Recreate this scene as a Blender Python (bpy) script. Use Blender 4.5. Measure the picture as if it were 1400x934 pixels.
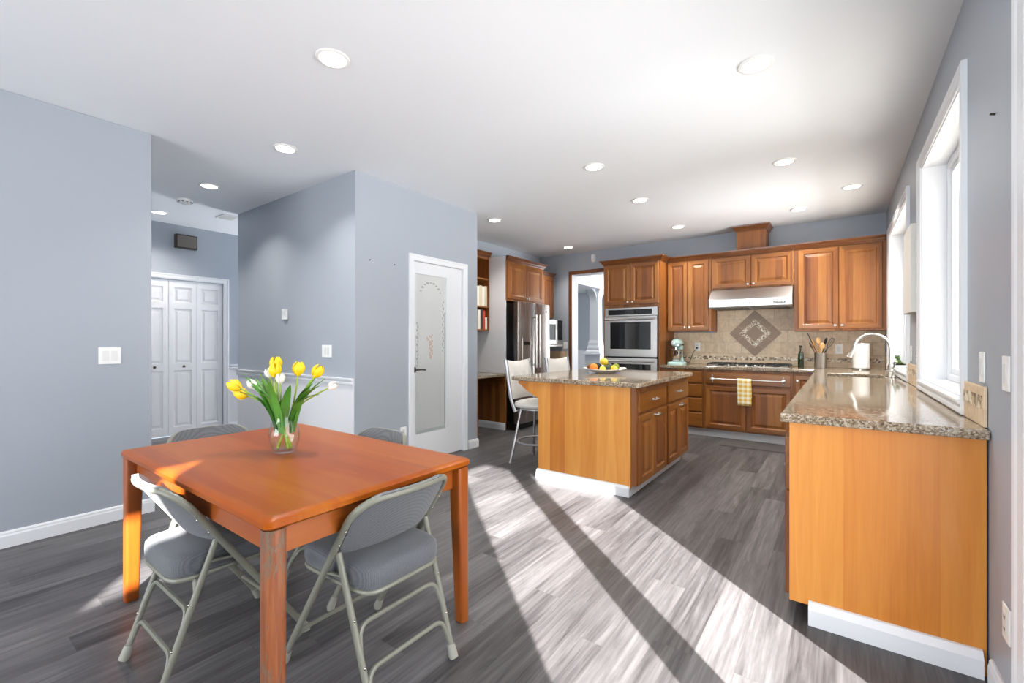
import bpy, bmesh, math, random
from mathutils import Vector, Matrix

for o in list(bpy.data.objects):
    bpy.data.objects.remove(o, do_unlink=True)
SC = bpy.context.scene
COL = SC.collection
PI = math.pi
R = math.radians
random.seed(4)

# ------------------------------------------------------------------ camera, light, exposure
cam_d = bpy.data.cameras.new('camera')
cam_d.sensor_fit = 'HORIZONTAL'
cam_d.sensor_width = 36.0
cam_d.lens = 36.0 * 610.2 / 1400.0
cam_d.clip_start = 0.02
cam = bpy.data.objects.new('camera', cam_d)
COL.objects.link(cam)
cam.location = (0, 0, 1.235)
cam.rotation_euler = (R(90), 0, math.atan2(447, 610.2))
SC.camera = cam

SC.view_settings.view_transform = 'Standard'
SC.view_settings.look = 'None'
SC.view_settings.gamma = 1.0
SC.view_settings.use_curve_mapping = False
SC.view_settings.exposure = 0.46

SC.cycles.max_bounces = 10
SC.cycles.diffuse_bounces = 6
SC.cycles.glossy_bounces = 4
SC.cycles.transmission_bounces = 8
SC.cycles.transparent_max_bounces = 12
SC.cycles.sample_clamp_indirect = 6.0
SC.cycles.caustics_reflective = False
SC.cycles.caustics_refractive = False
SC.cycles.use_denoising = True
try:
    SC.cycles.denoiser = 'OPENIMAGEDENOISE'
except Exception:
    pass

W = bpy.data.worlds.new('sky')
SC.world = W
W.use_nodes = True
wn = W.node_tree
wn.nodes.clear()
wo = wn.nodes.new('ShaderNodeOutputWorld')
wb = wn.nodes.new('ShaderNodeBackground')
wb.inputs['Color'].default_value = (0.80, 0.90, 1.0, 1)
wb.inputs['Strength'].default_value = 0.8
wn.links.new(wb.outputs[0], wo.inputs[0])

SUN_DIR = Vector((-1.0, 0.85, -0.665)).normalized()
sd = bpy.data.lights.new('sun', 'SUN')
sd.energy = 34.0
sd.angle = R(0.7)
sd.color = (1.0, 0.97, 0.94)
so = bpy.data.objects.new('sun', sd)
COL.objects.link(so)
so.location = (6, -6, 6)
so.rotation_euler = SUN_DIR.to_track_quat('-Z', 'Y').to_euler()

DAY = (0.96, 0.98, 1.0)


def area(name, loc, direction, sx, sy, power, color=DAY, spread=180):
    l = bpy.data.lights.new(name, 'AREA')
    l.shape = 'RECTANGLE'
    l.size, l.size_y = sx, sy
    l.energy = power
    l.color = color
    l.spread = R(spread)
    o = bpy.data.objects.new(name, l)
    COL.objects.link(o)
    o.location = loc
    o.rotation_euler = Vector(direction).to_track_quat('-Z', 'Y').to_euler()
    return o


# daylight outside the glazed openings, plus added fill lamps
area('daylight_patio_door', (0.86, 0.95, 1.25), (-1, 0, 0.0), 1.6, 2.1, 44)
area('added_fill_rear', (-1.9, -3.95, 1.35), (0, 1, 0.05), 3.2, 1.9, 165)  # added as ambient fill through an invented rear window
area('daylight_counter_window', (1.40, 3.38, 1.45), (-1, 0, 0.05), 1.7, 1.5, 13)
area('daylight_sink_window', (1.40, 5.3, 1.45), (-1, 0, 0.05), 1.8, 1.5, 13)
area('added_fill_kitchen', (4.5, 5.7, 0.55), (-1, 0, 0.35), 4.8, 1.5, 570)  # added fill lamp outside the windows, aimed up at the kitchen ceiling
area('added_fill_hall', (-6.3, 5.35, 1.5), (0.1, -1, 0.55), 0.8, 1.3, 85)  # added lamp behind an invented opening, brightens the hall
DOWNLIGHT_POWER = 7.5
H = 2.743          # ceiling height


# ------------------------------------------------------------------ small helpers
def lin(h):
    h = h.lstrip('#')
    out = []
    for i in (0, 2, 4):
        c = int(h[i:i + 2], 16) / 255.0
        out.append(c / 12.92 if c <= 0.04045 else ((c + 0.055) / 1.055) ** 2.4)
    return (out[0], out[1], out[2], 1.0)


MATS = {}


class NT:
    """A material's node tree with terse building calls."""

    def __init__(self, name):
        self.m = bpy.data.materials.new(name)
        self.m.use_nodes = True
        self.t = self.m.node_tree
        self.t.nodes.clear()
        self.out = self.t.nodes.new('ShaderNodeOutputMaterial')
        MATS[name] = self.m

    def n(self, kind, **kw):
        nd = self.t.nodes.new(kind)
        for k, v in kw.items():
            setattr(nd, k, v)
        return nd

    def l(self, a, b):
        self.t.links.new(a, b)

    def put(self, sock, v):
        if isinstance(v, bpy.types.NodeSocket):
            self.l(v, sock)
        else:
            sock.default_value = v

    def math(self, op, a, b=None, c=None):
        nd = self.n('ShaderNodeMath', operation=op)
        for i, v in enumerate((a, b, c)):
            if v is not None:
                self.put(nd.inputs[i], v)
        return nd.outputs[0]

    def comb(self, x, y, z):
        nd = self.n('ShaderNodeCombineXYZ')
        for i, v in enumerate((x, y, z)):
            self.put(nd.inputs[i], v)
        return nd.outputs[0]

    def sep(self, v):
        nd = self.n('ShaderNodeSeparateXYZ')
        self.l(v, nd.inputs[0])
        return nd.outputs

    def coord(self, which='Object'):
        return self.n('ShaderNodeTexCoord').outputs[which]

    def rand(self):
        return self.n('ShaderNodeObjectInfo').outputs['Random']

    def noise(self, vec, scale=1.0, detail=3.0, rough=0.55, dist=0.0):
        nd = self.n('ShaderNodeTexNoise')
        self.l(vec, nd.inputs['Vector'])
        nd.inputs['Scale'].default_value = scale
        nd.inputs['Detail'].default_value = detail
        nd.inputs['Roughness'].default_value = rough
        nd.inputs['Distortion'].default_value = dist
        return nd.outputs[0]

    def white(self, w):
        nd = self.n('ShaderNodeTexWhiteNoise', noise_dimensions='1D')
        self.put(nd.inputs['W'], w)
        return nd.outputs['Value']

    def ramp(self, fac, stops, interp='LINEAR'):
        nd = self.n('ShaderNodeValToRGB')
        cr = nd.color_ramp
        cr.interpolation = interp
        while len(cr.elements) < len(stops):
            cr.elements.new(0.5)
        for e, (p, c) in zip(cr.elements, stops):
            e.position = p
            e.color = lin(c) if isinstance(c, str) else c
        self.put(nd.inputs[0], fac)
        return nd.outputs[0]

    def mix(self, fac, a, b, mode='MIX'):
        nd = self.n('ShaderNodeMix', data_type='RGBA', blend_type=mode)
        self.put(nd.inputs[0], fac)
        self.put(nd.inputs[6], a)
        self.put(nd.inputs[7], b)
        return nd.outputs[2]

    def bump(self, height, strength=0.2, dist=0.01):
        nd = self.n('ShaderNodeBump')
        nd.inputs['Strength'].default_value = strength
        nd.inputs['Distance'].default_value = dist
        self.l(height, nd.inputs['Height'])
        return nd.outputs[0]

    def bsdf(self, color, rough=0.5, metal=0.0, normal=None, coat=0.0, trans=0.0, emit=None, emit_s=0.0, spec=0.5, sheen=0.0, alpha=None):
        b = self.n('ShaderNodeBsdfPrincipled')
        self.put(b.inputs['Base Color'], color)
        self.put(b.inputs['Roughness'], rough)
        self.put(b.inputs['Metallic'], metal)
        b.inputs['Specular IOR Level'].default_value = spec
        b.inputs['Coat Weight'].default_value = coat
        b.inputs['Coat Roughness'].default_value = 0.12
        b.inputs['Transmission Weight'].default_value = trans
        b.inputs['Sheen Weight'].default_value = sheen
        if normal is not None:
            self.l(normal, b.inputs['Normal'])
        if emit is not None:
            b.inputs['Emission Color'].default_value = emit
            b.inputs['Emission Strength'].default_value = emit_s
        self.l(b.outputs[0], self.out.inputs[0])
        return b


def plain(name, col, rough=0.5, metal=0.0, bump=0.0, bscale=60.0, **kw):
    t = NT(name)
    c = lin(col) if isinstance(col, str) else col
    co = t.coord()
    v = t.noise(co, bscale * 0.25, 2)
    c2 = tuple(x * 0.93 for x in c[:3]) + (1,)
    colr = t.mix(v, c2, c)
    nm = None
    if bump:
        nm = t.bump(t.noise(co, bscale, 3), bump, 0.004)
    t.bsdf(colr, rough, metal, nm, **kw)
    return t.m


def wood(name, stops, grain='V', strip=0.09, var=0.5, rough=0.33, fine=0.35, coat=0.15, spec=0.5):
    """Boards glued side by side. grain V: along z; H: along x+y, boards stacked in z; X: along x, boards side by side in y."""
    t = NT(name)
    x, y, z = t.sep(t.coord())
    rnd = t.math('MULTIPLY', t.rand(), 37.0)
    s = t.math('ADD', x, y)
    d = t.math('SUBTRACT', x, y)
    if grain == 'V':
        al, ac, de = z, s, d
    elif grain == 'H':
        al, ac, de = s, z, d
    else:
        al, ac, de = x, y, z
    ac = t.math('ADD', ac, rnd)
    wob = t.noise(t.comb(t.math('MULTIPLY', al, 0.9), t.math('MULTIPLY', ac, 3.0), rnd), 1.0, 2)
    idn = t.math('FLOOR', t.math('DIVIDE', ac, strip))
    tone = t.white(t.math('ADD', idn, rnd))
    shift = t.math('MULTIPLY', tone, 9.0)
    g1 = t.noise(t.comb(t.math('ADD', t.math('MULTIPLY', al, 1.1), shift), t.math('MULTIPLY', ac, 14.0), t.math('MULTIPLY', de, 2.0)), 1.0, 4, 0.6, 0.8)
    g2 = t.noise(t.comb(t.math('ADD', t.math('MULTIPLY', al, 3.5), shift), t.math('MULTIPLY', ac, 150.0), t.math('MULTIPLY', de, 10.0)), 1.0, 3, 0.6)
    f = t.math('ADD', t.math('MULTIPLY', tone, var), t.math('MULTIPLY', g1, 0.95 - var * 0.4))
    f = t.math('ADD', f, t.math('MULTIPLY', t.math('SUBTRACT', g2, 0.5), fine))
    f = t.math('ADD', f, t.math('MULTIPLY', t.math('SUBTRACT', wob, 0.5), 0.25))
    col = t.ramp(f, stops)
    nm = t.bump(g2, 0.05, 0.002)
    t.bsdf(col, rough, 0, nm, coat=coat, spec=spec)
    return t.m


# ------------------------------------------------------------------ materials
wood('cherry_upright', [(0.15, '#5a2e10'), (0.45, '#784418'), (0.75, '#8d5521'), (1.0, '#9c682f')], 'V', 0.075, 0.55, 0.42, 0.35, 0.05)
wood('cherry_level', [(0.15, '#603310'), (0.5, '#804c1a'), (0.9, '#966026')], 'H', 0.3, 0.2)
wood('cherry_veneer', [(0.1, '#b0601e'), (0.45, '#c87c2e'), (0.7, '#d58d3a'), (0.95, '#e1a04e')], 'V', 0.15, 0.45, 0.36, 0.22)
wood('cherry_crown', [(0.15, '#4c260c'), (0.5, '#603412'), (0.9, '#75451c')], 'H', 0.3, 0.2)
wood('table_top_wood', [(0.1, '#80380c'), (0.5, '#984910'), (0.95, '#a65e16')], 'X', 0.115, 0.32, 0.28, 0.25, 0.0, 0.20)
wood('table_rail_wood', [(0.1, '#7c380f'), (0.5, '#964914'), (0.95, '#a65f1c')], 'H', 0.4, 0.2, 0.35, 0.08)
wood('table_leg_wood', [(0.1, '#7c380e'), (0.5, '#944814'), (0.95, '#a45d1a')], 'V', 0.3, 0.2, 0.35, 0.08)


def worn_leg():
    t = NT('worn_leg_wood')
    x, y, z = t.sep(t.coord())
    g = t.noise(t.comb(t.math('MULTIPLY', x, 60), t.math('MULTIPLY', y, 60), t.math('MULTIPLY', z, 4.0)), 1.0, 4, 0.65, 0.5)
    base = t.ramp(g, [(0.25, '#73381a'), (0.55, '#8a4d2b'), (0.8, '#9c6239')])
    w = t.noise(t.comb(t.math('MULTIPLY', x, 45), t.math('MULTIPLY', y, 45), t.math('MULTIPLY', z, 9.0)), 1.0, 5, 0.7, 1.2)
    # scuffs gather near the top and the foot of the leg
    ends = t.math('ABSOLUTE', t.math('SUBTRACT', z, 0.42))
    k = t.math('ADD', w, t.math('MULTIPLY', t.math('POWER', ends, 1.5), 1.25))
    m = t.ramp(k, [(0.57, (0, 0, 0, 1)), (0.66, (1, 1, 1, 1))])
    c = t.mix(m, base, t.ramp(w, [(0.4, '#33221a'), (0.56, '#75604e'), (0.75, '#4e392b')]))
    t.bsdf(c, 0.5, 0, t.bump(w, 0.3, 0.004))


worn_leg()


def floor_mat():
    t = NT('grey_plank_floor')
    x, y, z = t.sep(t.coord())
    pw, pl = 0.152, 1.21
    row = t.math('FLOOR', t.math('DIVIDE', x, pw))
    off = t.math('MULTIPLY', t.white(row), pl)
    yy = t.math('ADD', y, off)
    pid = t.math('FLOOR', t.math('DIVIDE', yy, pl))
    key = t.math('ADD', t.math('MULTIPLY', row, 17.31), t.math('MULTIPLY', pid, 5.77))
    tone = t.white(key)
    sh = t.math('MULTIPLY', t.white(t.math('ADD', key, 3.3)), 40.0)
    g1 = t.noise(t.comb(t.math('MULTIPLY', x, 13.0), t.math('ADD', t.math('MULTIPLY', y, 1.1), sh), sh), 1.0, 5, 0.65, 1.6)
    g2 = t.noise(t.comb(t.math('MULTIPLY', x, 70.0), t.math('ADD', t.math('MULTIPLY', y, 2.2), sh), sh), 1.0, 4, 0.65, 0.3)
    f = t.math('ADD', t.math('MULTIPLY', tone, 0.24), t.math('MULTIPLY', g1, 0.74))
    f = t.math('ADD', f, t.math('MULTIPLY', t.math('SUBTRACT', g2, 0.5), 0.55))
    col = t.ramp(f, [(0.20, '#2a282a'), (0.40, '#474546'), (0.62, '#605e5f'), (0.85, '#7c797a')])
    # knots
    kn = t.n('ShaderNodeTexVoronoi')
    t.l(t.comb(t.math('MULTIPLY', x, 3.2), t.math('MULTIPLY', y, 1.05), 0.0), kn.inputs['Vector'])
    kn.inputs['Scale'].default_value = 1.0
    kk = t.math('ADD', kn.outputs['Distance'], t.math('MULTIPLY', t.math('SUBTRACT', g2, 0.5), 0.12))
    km = t.ramp(kk, [(0.045, (1, 1, 1, 1)), (0.095, (0, 0, 0, 1))])
    col = t.mix(t.math('MULTIPLY', km, 0.75), col, lin('#3a3433'))
    fx = t.math('FRACT', t.math('DIVIDE', x, pw))
    fy = t.math('FRACT', t.math('DIVIDE', yy, pl))
    ex = t.math('LESS_THAN', t.math('MINIMUM', fx, t.math('SUBTRACT', 1.0, fx)), 0.010)
    ey = t.math('LESS_THAN', t.math('MINIMUM', fy, t.math('SUBTRACT', 1.0, fy)), 0.0013)
    seam = t.math('MAXIMUM', ex, ey)
    col = t.mix(t.math('MULTIPLY', seam, 0.4), col, lin('#4a4543'))
    hgt = t.math('SUBTRACT', t.math('MULTIPLY', g2, 0.25), seam)
    t.bsdf(col, 0.42, 0, t.bump(hgt, 0.12, 0.003), spec=0.4)


floor_mat()


def granite(name):
    t = NT(name)
    co = t.coord()
    x, y, z = t.sep(co)
    big = t.noise(t.comb(t.math('MULTIPLY', x, 5.0), t.math('MULTIPLY', y, 9.0), t.math('MULTIPLY', z, 6.0)), 1.0, 4, 0.65, 1.5)
    v = t.n('ShaderNodeTexVoronoi')
    t.l(co, v.inputs['Vector'])
    v.inputs['Scale'].default_value = 150.0
    spk = t.sep(v.outputs['Color'])[0]
    med = t.noise(co, 38.0, 4, 0.7, 0.6)
    f = t.math('ADD', t.math('MULTIPLY', spk, 0.42), t.math('MULTIPLY', big, 0.35))
    f = t.math('ADD', f, t.math('MULTIPLY', med, 0.40))
    col = t.ramp(f, [(0.26, '#352d26'), (0.36, '#625140'), (0.50, '#806d57'), (0.64, '#9a8b75'), (0.78, '#b8ae9e'), (0.95, '#8e8475')])
    t.bsdf(col, 0.07, 0, spec=0.55)


granite('granite')


def tile(name):
    t = NT(name)
    x, y, z = t.sep(t.coord())
    s = t.math('ADD', x, y)
    br = t.n('ShaderNodeTexBrick')
    t.l(t.comb(s, z, 0.0), br.inputs['Vector'])
    br.offset = 0.5
    br.inputs['Scale'].default_value = 1.0
    br.inputs['Brick Width'].default_value = 0.155
    br.inputs['Row Height'].default_value = 0.155
    br.inputs['Mortar Size'].default_value = 0.0035
    br.inputs['Mortar Smooth'].default_value = 0.3
    br.inputs['Color1'].default_value = lin('#c8ae8c')
    br.inputs['Color2'].default_value = lin('#e8d3b4')
    br.inputs['Mortar'].default_value = lin('#94806a')
    n1 = t.noise(t.comb(t.math('MULTIPLY', s, 18), t.math('MULTIPLY', z, 18), 0.0), 1.0, 5, 0.65, 0.6)
    c = t.mix(0.55, br.outputs['Color'], t.ramp(n1, [(0.3, '#c0a584'), (0.55, '#e2cbac'), (0.8, '#f2e0c6')]))
    h = t.math('SUBTRACT', t.math('MULTIPLY', n1, 0.3), br.outputs['Fac'])
    t.bsdf(c, 0.42, 0, t.bump(h, 0.35, 0.003))


tile('travertine_tile')


def mosaic(name, scale=42.0):
    t = NT(name)
    co = t.coord()
    v = t.n('ShaderNodeTexVoronoi')
    t.l(co, v.inputs['Vector'])
    v.inputs['Scale'].default_value = scale
    a = t.sep(v.outputs['Color'])[0]
    c = t.ramp(a, [(0.0, '#6f5640'), (0.16, '#9a8066'), (0.34, '#cbb797'), (0.58, '#e6dcc6'), (0.82, '#c2aa8a')], 'CONSTANT')
    t.bsdf(c, 0.35)


mosaic('pebble_mosaic')
mosaic('chip_mosaic', 75.0)
plain('medallion_brown', '#947a61', 0.4, bump=0.15, bscale=40)
plain('medallion_grout', '#c8b59b', 0.6)


def paint(name, col, rough=0.42):
    t = NT(name)
    co = t.coord()
    n1 = t.noise(co, 160.0, 2)
    n2 = t.noise(co, 0.9, 2)
    c = lin(col)
    cc = t.mix(n2, tuple(q * 0.97 for q in c[:3]) + (1,), c)
    t.bsdf(cc, rough, 0, t.bump(n1, 0.05, 0.002), spec=0.45)


paint('blue_grey_paint', '#a2a9b2')
paint('ceiling_paint', '#e8ebef', 0.75)
paint('white_wainscot_paint', '#dedfe2', 0.4)
paint('white_trim_paint', '#e3e5e8', 0.3)
paint('closet_door_paint', '#e6e7ea', 0.38)
plain('plate_plastic', '#f1f1ef', 0.35)
plain('plate_insert_plastic', '#e2e2e0', 0.35)
plain('dark_slot', '#2b2a29', 0.6)
plain('white_enamel', '#f2f1ee', 0.25)


def steel(name, col, rough, axis):
    t = NT(name)
    x, y, z = t.sep(t.coord())
    s = t.math('ADD', x, y)
    if axis == 'H':
        v = t.comb(t.math('MULTIPLY', s, 2.0), t.math('MULTIPLY', z, 260.0), 0.0)
    else:
        v = t.comb(t.math('MULTIPLY', s, 260.0), t.math('MULTIPLY', z, 2.0), 0.0)
    g = t.noise(v, 1.0, 3)
    c = lin(col)
    cc = t.mix(g, tuple(q * 0.85 for q in c[:3]) + (1,), c)
    rr = t.math('ADD', t.math('MULTIPLY', g, 0.12), rough)
    t.bsdf(cc, rr, 1.0)


steel('brushed_steel', '#c9c7c4', 0.24, 'H')
steel('fridge_steel', '#b3aca6', 0.22, 'V')
steel('satin_nickel', '#cfccc6', 0.25, 'V')
plain('chrome', '#d9d9d9', 0.08, 1.0)
plain('nickel', '#c6c0b6', 0.25, 1.0)
plain('stool_metal', '#b4b4b6', 0.32, 0.85)
plain('chair_frame_paint', '#7c7c70', 0.4)
plain('rubber_cap', '#94938a', 0.6)
plain('black_appliance', '#0c0c0d', 0.25)
plain('oven_glass', '#050506', 0.05, spec=0.6)
plain('black_iron', '#1b1a19', 0.55)
plain('display_grey', '#383b3e', 0.5)
plain('aqua_enamel', '#bfe0dc', 0.18, coat=0.4)
plain('bowl_ceramic', '#ece6dc', 0.2)
plain('dark_bronze', '#45403c', 0.35, 0.6)
plain('taupe_metal', '#7c756d', 0.5)
plain('vent_grille', '#6a645d', 0.6)
plain('vinyl_white', '#d8d5cf', 0.45, bump=0.1, bscale=90)
plain('mat_fabric', '#4a4645', 0.95, bump=0.3, bscale=200)
plain('soil_dark', '#322a24', 0.8)


def fabric():
    t = NT('chair_fabric')
    x, y, z = t.sep(t.coord())
    k = 2 * PI / 0.0105
    p = t.math('SINE', t.math('MULTIPLY', t.math('ADD', t.math('ADD', x, y), z), k))
    q = t.math('SINE', t.math('MULTIPLY', t.math('SUBTRACT', t.math('SUBTRACT', x, y), z), k))
    f = t.math('ADD', t.math('MULTIPLY', t.math('MULTIPLY', p, q), 0.5), 0.5)
    n1 = t.noise(t.coord(), 350.0, 2)
    ff = t.math('ADD', t.math('MULTIPLY', f, 0.40), t.math('MULTIPLY', n1, 0.60))
    c = t.ramp(ff, [(0.2, '#404246'), (0.5, '#585a5f'), (0.85, '#74767b')])
    t.bsdf(c, 0.85, 0, t.bump(ff, 0.12, 0.002), sheen=0.25)


fabric()


def glass(name, tint=(1, 1, 1, 1), refl=0.12, rough=0.0):
    """Clear pane: lets light straight through, with a plain mirror-like sheen on top."""
    t = NT(name)
    tr = t.n('ShaderNodeBsdfTransparent')
    tr.inputs[0].default_value = tint
    gl = t.n('ShaderNodeBsdfGlossy')
    gl.inputs['Roughness'].default_value = rough
    fr = t.n('ShaderNodeLayerWeight')
    fac = t.math('POWER', fr.outputs['Facing'], 5.0)
    mx = t.n('ShaderNodeMixShader')
    t.l(t.math('ADD', t.math('MULTIPLY', fac, 0.8), refl * 0.25), mx.inputs[0])
    t.l(tr.outputs[0], mx.inputs[1])
    t.l(gl.outputs[0], mx.inputs[2])
    t.l(mx.outputs[0], t.out.inputs[0])


glass('window_glass')
glass('vase_glass', (0.975, 0.985, 0.98, 1), 0.14)
glass('water', (0.97, 0.985, 0.95, 1), 0.04)


def frosted():
    t = NT('frosted_glass')
    co = t.coord()
    d = t.n('ShaderNodeBsdfDiffuse')
    d.inputs[0].default_value = lin('#dde3e3')
    tl = t.n('ShaderNodeBsdfTranslucent')
    tl.inputs[0].default_value = lin('#e6e6e2')
    m1 = t.n('ShaderNodeMixShader')
    m1.inputs[0].default_value = 0.55
    t.l(d.outputs[0], m1.inputs[1])
    t.l(tl.outputs[0], m1.inputs[2])
    g = t.n('ShaderNodeBsdfGlossy')
    g.inputs['Roughness'].default_value = 0.35
    m2 = t.n('ShaderNodeMixShader')
    m2.inputs[0].default_value = 0.06
    t.l(m1.outputs[0], m2.inputs[1])
    t.l(g.outputs[0], m2.inputs[2])
    t.l(m2.outputs[0], t.out.inputs[0])


frosted()
plain('etched_clear', '#a9afad', 0.25)
plain('etched_rose', '#cbb0a0', 0.4)


def emissive(name, col, s):
    t = NT(name)
    e = t.n('ShaderNodeEmission')
    e.inputs[0].default_value = col
    e.inputs[1].default_value = s
    t.l(e.outputs[0], t.out.inputs[0])


emissive('lamp_lens', (1.0, 0.97, 0.92, 1), 6.0)


def towel_mat():
    t = NT('towel_check')
    x, y, z = t.sep(t.coord())
    a = t.math('GREATER_THAN', t.math('SINE', t.math('MULTIPLY', x, 2 * PI / 0.055)), 0.0)
    b = t.math('GREATER_THAN', t.math('SINE', t.math('MULTIPLY', z, 2 * PI / 0.055)), 0.0)
    f = t.math('MULTIPLY', t.math('ADD', a, b), 0.5)
    c = t.ramp(f, [(0.0, '#efe7d3'), (0.5, '#e6cd86'), (1.0, '#d9ac41')], 'CONSTANT')
    c = t.ramp(f, [(0.0, '#efe9dc'), (0.5, '#e9d596'), (1.0, '#dcb250')])
    t.bsdf(c, 0.9, 0, t.bump(t.noise(t.coord(), 300.0, 2), 0.2, 0.002))


towel_mat()
plain('petal_yellow', '#f0cf18', 0.5)
plain('petal_white', '#efece2', 0.5)
plain('tulip_green', '#679a3c', 0.45)
plain('tulip_leaf', '#528f36', 0.42)
plain('stem_green', '#9db83f', 0.45)
plain('orange_peel', '#e8812a', 0.5, bump=0.25, bscale=140)
plain('lemon_peel', '#e3c33c', 0.45, bump=0.2, bscale=120)
plain('avocado_skin', '#2d3826', 0.55, bump=0.4, bscale=120)
plain('lime_peel', '#7d8a2c', 0.45, bump=0.2, bscale=120)
plain('bottle_glass_green', '#1f2b14', 0.08, spec=0.7)
plain('spoon_wood', '#c99a62', 0.55)
plain('dark_spoon_wood', '#6d4023', 0.5)
plain('paper_white', '#f4f2ed', 0.9)
plain('book_white', '#e6e0d2', 0.7)
plain('book_cream', '#d4c7a8', 0.7)
plain('book_dark', '#3a2a22', 0.6)
plain('book_red', '#b4432e', 0.6)
plain('frog_green', '#45602a', 0.4)
plain('frog_belly', '#98a468', 0.45)
plain('canvas_edge', '#e2e2dd', 0.8)


def canvas_print():
    t = NT('canvas_print')
    x, y, z = t.sep(t.coord())
    n = t.noise(t.comb(t.math('MULTIPLY', y, 9.0), t.math('MULTIPLY', z, 9.0), 1.3), 1.0, 5, 0.7, 1.2)
    ez = t.math('ABSOLUTE', t.math('SUBTRACT', z, 1.74))
    k = t.math('SUBTRACT', n, t.math('MULTIPLY', ez, 0.35))
    c = t.ramp(k, [(0.42, '#e6e1da'), (0.50, '#c9b3a6'), (0.58, '#8a6f66'), (0.7, '#b79f94')])
    t.bsdf(c, 0.8)


canvas_print()
plain('patio_concrete', '#b9b4aa', 0.9, bump=0.1)


# ------------------------------------------------------------------ mesh helpers
def B():
    return bmesh.new()


def quad(bm, vs, mi=0, smooth=False):
    try:
        f = bm.faces.new(vs)
        f.material_index = mi
        f.smooth = smooth
        return f
    except ValueError:
        return None


def box(bm, x0, x1, y0, y1, z0, z1, mi=0):
    x0, x1 = min(x0, x1), max(x0, x1)
    y0, y1 = min(y0, y1), max(y0, y1)
    z0, z1 = min(z0, z1), max(z0, z1)
    v = [bm.verts.new((x, y, z)) for z in (z0, z1) for y in (y0, y1) for x in (x0, x1)]
    for idx in ((0, 2, 3, 1), (4, 5, 7, 6), (0, 1, 5, 4), (2, 6, 7, 3), (0, 4, 6, 2), (1, 3, 7, 5)):
        quad(bm, [v[i] for i in idx], mi)
    return bm


def loft(bm, rings, closed=True, cap0=True, cap1=True, mi=0, smooth=True):
    """rings: lists of points of equal length."""
    vs = [[bm.verts.new(p) for p in r] for r in rings]
    n = len(vs[0])
    for a, b in zip(vs[:-1], vs[1:]):
        for i in range(n if closed else n - 1):
            j = (i + 1) % n
            quad(bm, (a[i], a[j], b[j], b[i]), mi, smooth)
    if cap0:
        quad(bm, list(reversed(vs[0])), mi, False)
    if cap1:
        quad(bm, vs[-1], mi, False)
    return vs


def frame_dirs(pts):
    pts = [Vector(p) for p in pts]
    tang = []
    for i in range(len(pts)):
        a = pts[max(i - 1, 0)]
        b = pts[min(i + 1, len(pts) - 1)]
        t = (b - a)
        tang.append(t.normalized() if t.length > 1e-9 else Vector((0, 0, 1)))
    ref = Vector((0, 0, 1)) if abs(tang[0].z) < 0.9 else Vector((1, 0, 0))
    u = tang[0].cross(ref).normalized()
    out = []
    for i, t in enumerate(tang):
        u = (u - t * u.dot(t))
        u = u.normalized() if u.length > 1e-6 else t.orthogonal().normalized()
        out.append((pts[i], u, t.cross(u).normalized()))
    return out


def tube(bm, pts, r, seg=10, cap=True, mi=0, rs=None, flat=None):
    rings = []
    fr = frame_dirs(pts)
    for i, (p, u, w) in enumerate(fr):
        rr = rs[i] if rs else r
        fw = flat if flat else 1.0
        rings.append([p + u * (rr * math.cos(2 * PI * k / seg)) + w * (rr * fw * math.sin(2 * PI * k / seg)) for k in range(seg)])
    loft(bm, rings, True, cap, cap, mi, True)
    return bm


def ring_tube(bm, pts, r, seg=8, mi=0):
    """closed loop tube in any plane"""
    n = len(pts)
    pts = [Vector(p) for p in pts]
    vs = []
    nrm = (pts[n // 3] - pts[0]).cross(pts[2 * n // 3] - pts[0]).normalized()
    for i in range(n):
        t = (pts[(i + 1) % n] - pts[i - 1]).normalized()
        u = t.cross(nrm).normalized()
        vs.append([bm.verts.new(pts[i] + u * r * math.cos(2 * PI * k / seg) + nrm * r * math.sin(2 * PI * k / seg)) for k in range(seg)])
    for i in range(n):
        a, b = vs[i], vs[(i + 1) % n]
        for k in range(seg):
            quad(bm, (a[k], a[(k + 1) % seg], b[(k + 1) % seg], b[k]), mi, True)
    return bm


def rounded(pts, rad, n=5):
    """polyline with its inner corners rounded"""
    pts = [Vector(p) for p in pts]
    out = [pts[0]]
    for i in range(1, len(pts) - 1):
        a, b, c = pts[i - 1], pts[i], pts[i + 1]
        d1, d2 = (a - b), (c - b)
        k = min(rad, d1.length * 0.49, d2.length * 0.49)
        p0, p1 = b + d1.normalized() * k, b + d2.normalized() * k
        for j in range(n + 1):
            t = j / n
            out.append(p0 * (1 - t) ** 2 + b * 2 * t * (1 - t) + p1 * t * t)
    out.append(pts[-1])
    return out


def lathe(bm, prof, seg=24, c=(0, 0, 0), mi=0, axis='Z', smooth=True):
    """prof: (radius, height) from bottom to top"""
    c = Vector(c)
    rings = []
    for r, h in prof:
        ring = []
        for k in range(seg):
            a = 2 * PI * k / seg
            p = Vector((r * math.cos(a), r * math.sin(a), h))
            if axis == 'Y':
                p = Vector((p.x, -h, p.y))
            elif axis == 'X':
                p = Vector((h, p.x, p.y))
            elif axis == '-X':
                p = Vector((-h, -p.x, p.y))
            ring.append(c + p)
        rings.append(ring)
    loft(bm, rings, True, prof[0][0] > 1e-4, prof[-1][0] > 1e-4, mi, smooth)
    return bm


def ball(bm, c, r, seg=16, rings=10, sc=(1, 1, 1), mi=0, rot=None):
    m = Matrix.Translation(Vector(c)) @ (rot or Matrix.Identity(4)) @ Matrix.Diagonal((r * sc[0], r * sc[1], r * sc[2], 1))
    ret = bmesh.ops.create_uvsphere(bm, u_segments=seg, v_segments=rings, radius=1.0, matrix=m)
    fs = set()
    for v in ret['verts']:
        for f in v.link_faces:
            fs.add(f)
    for f in fs:
        f.smooth = True
        f.material_index = mi
    return bm


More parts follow.
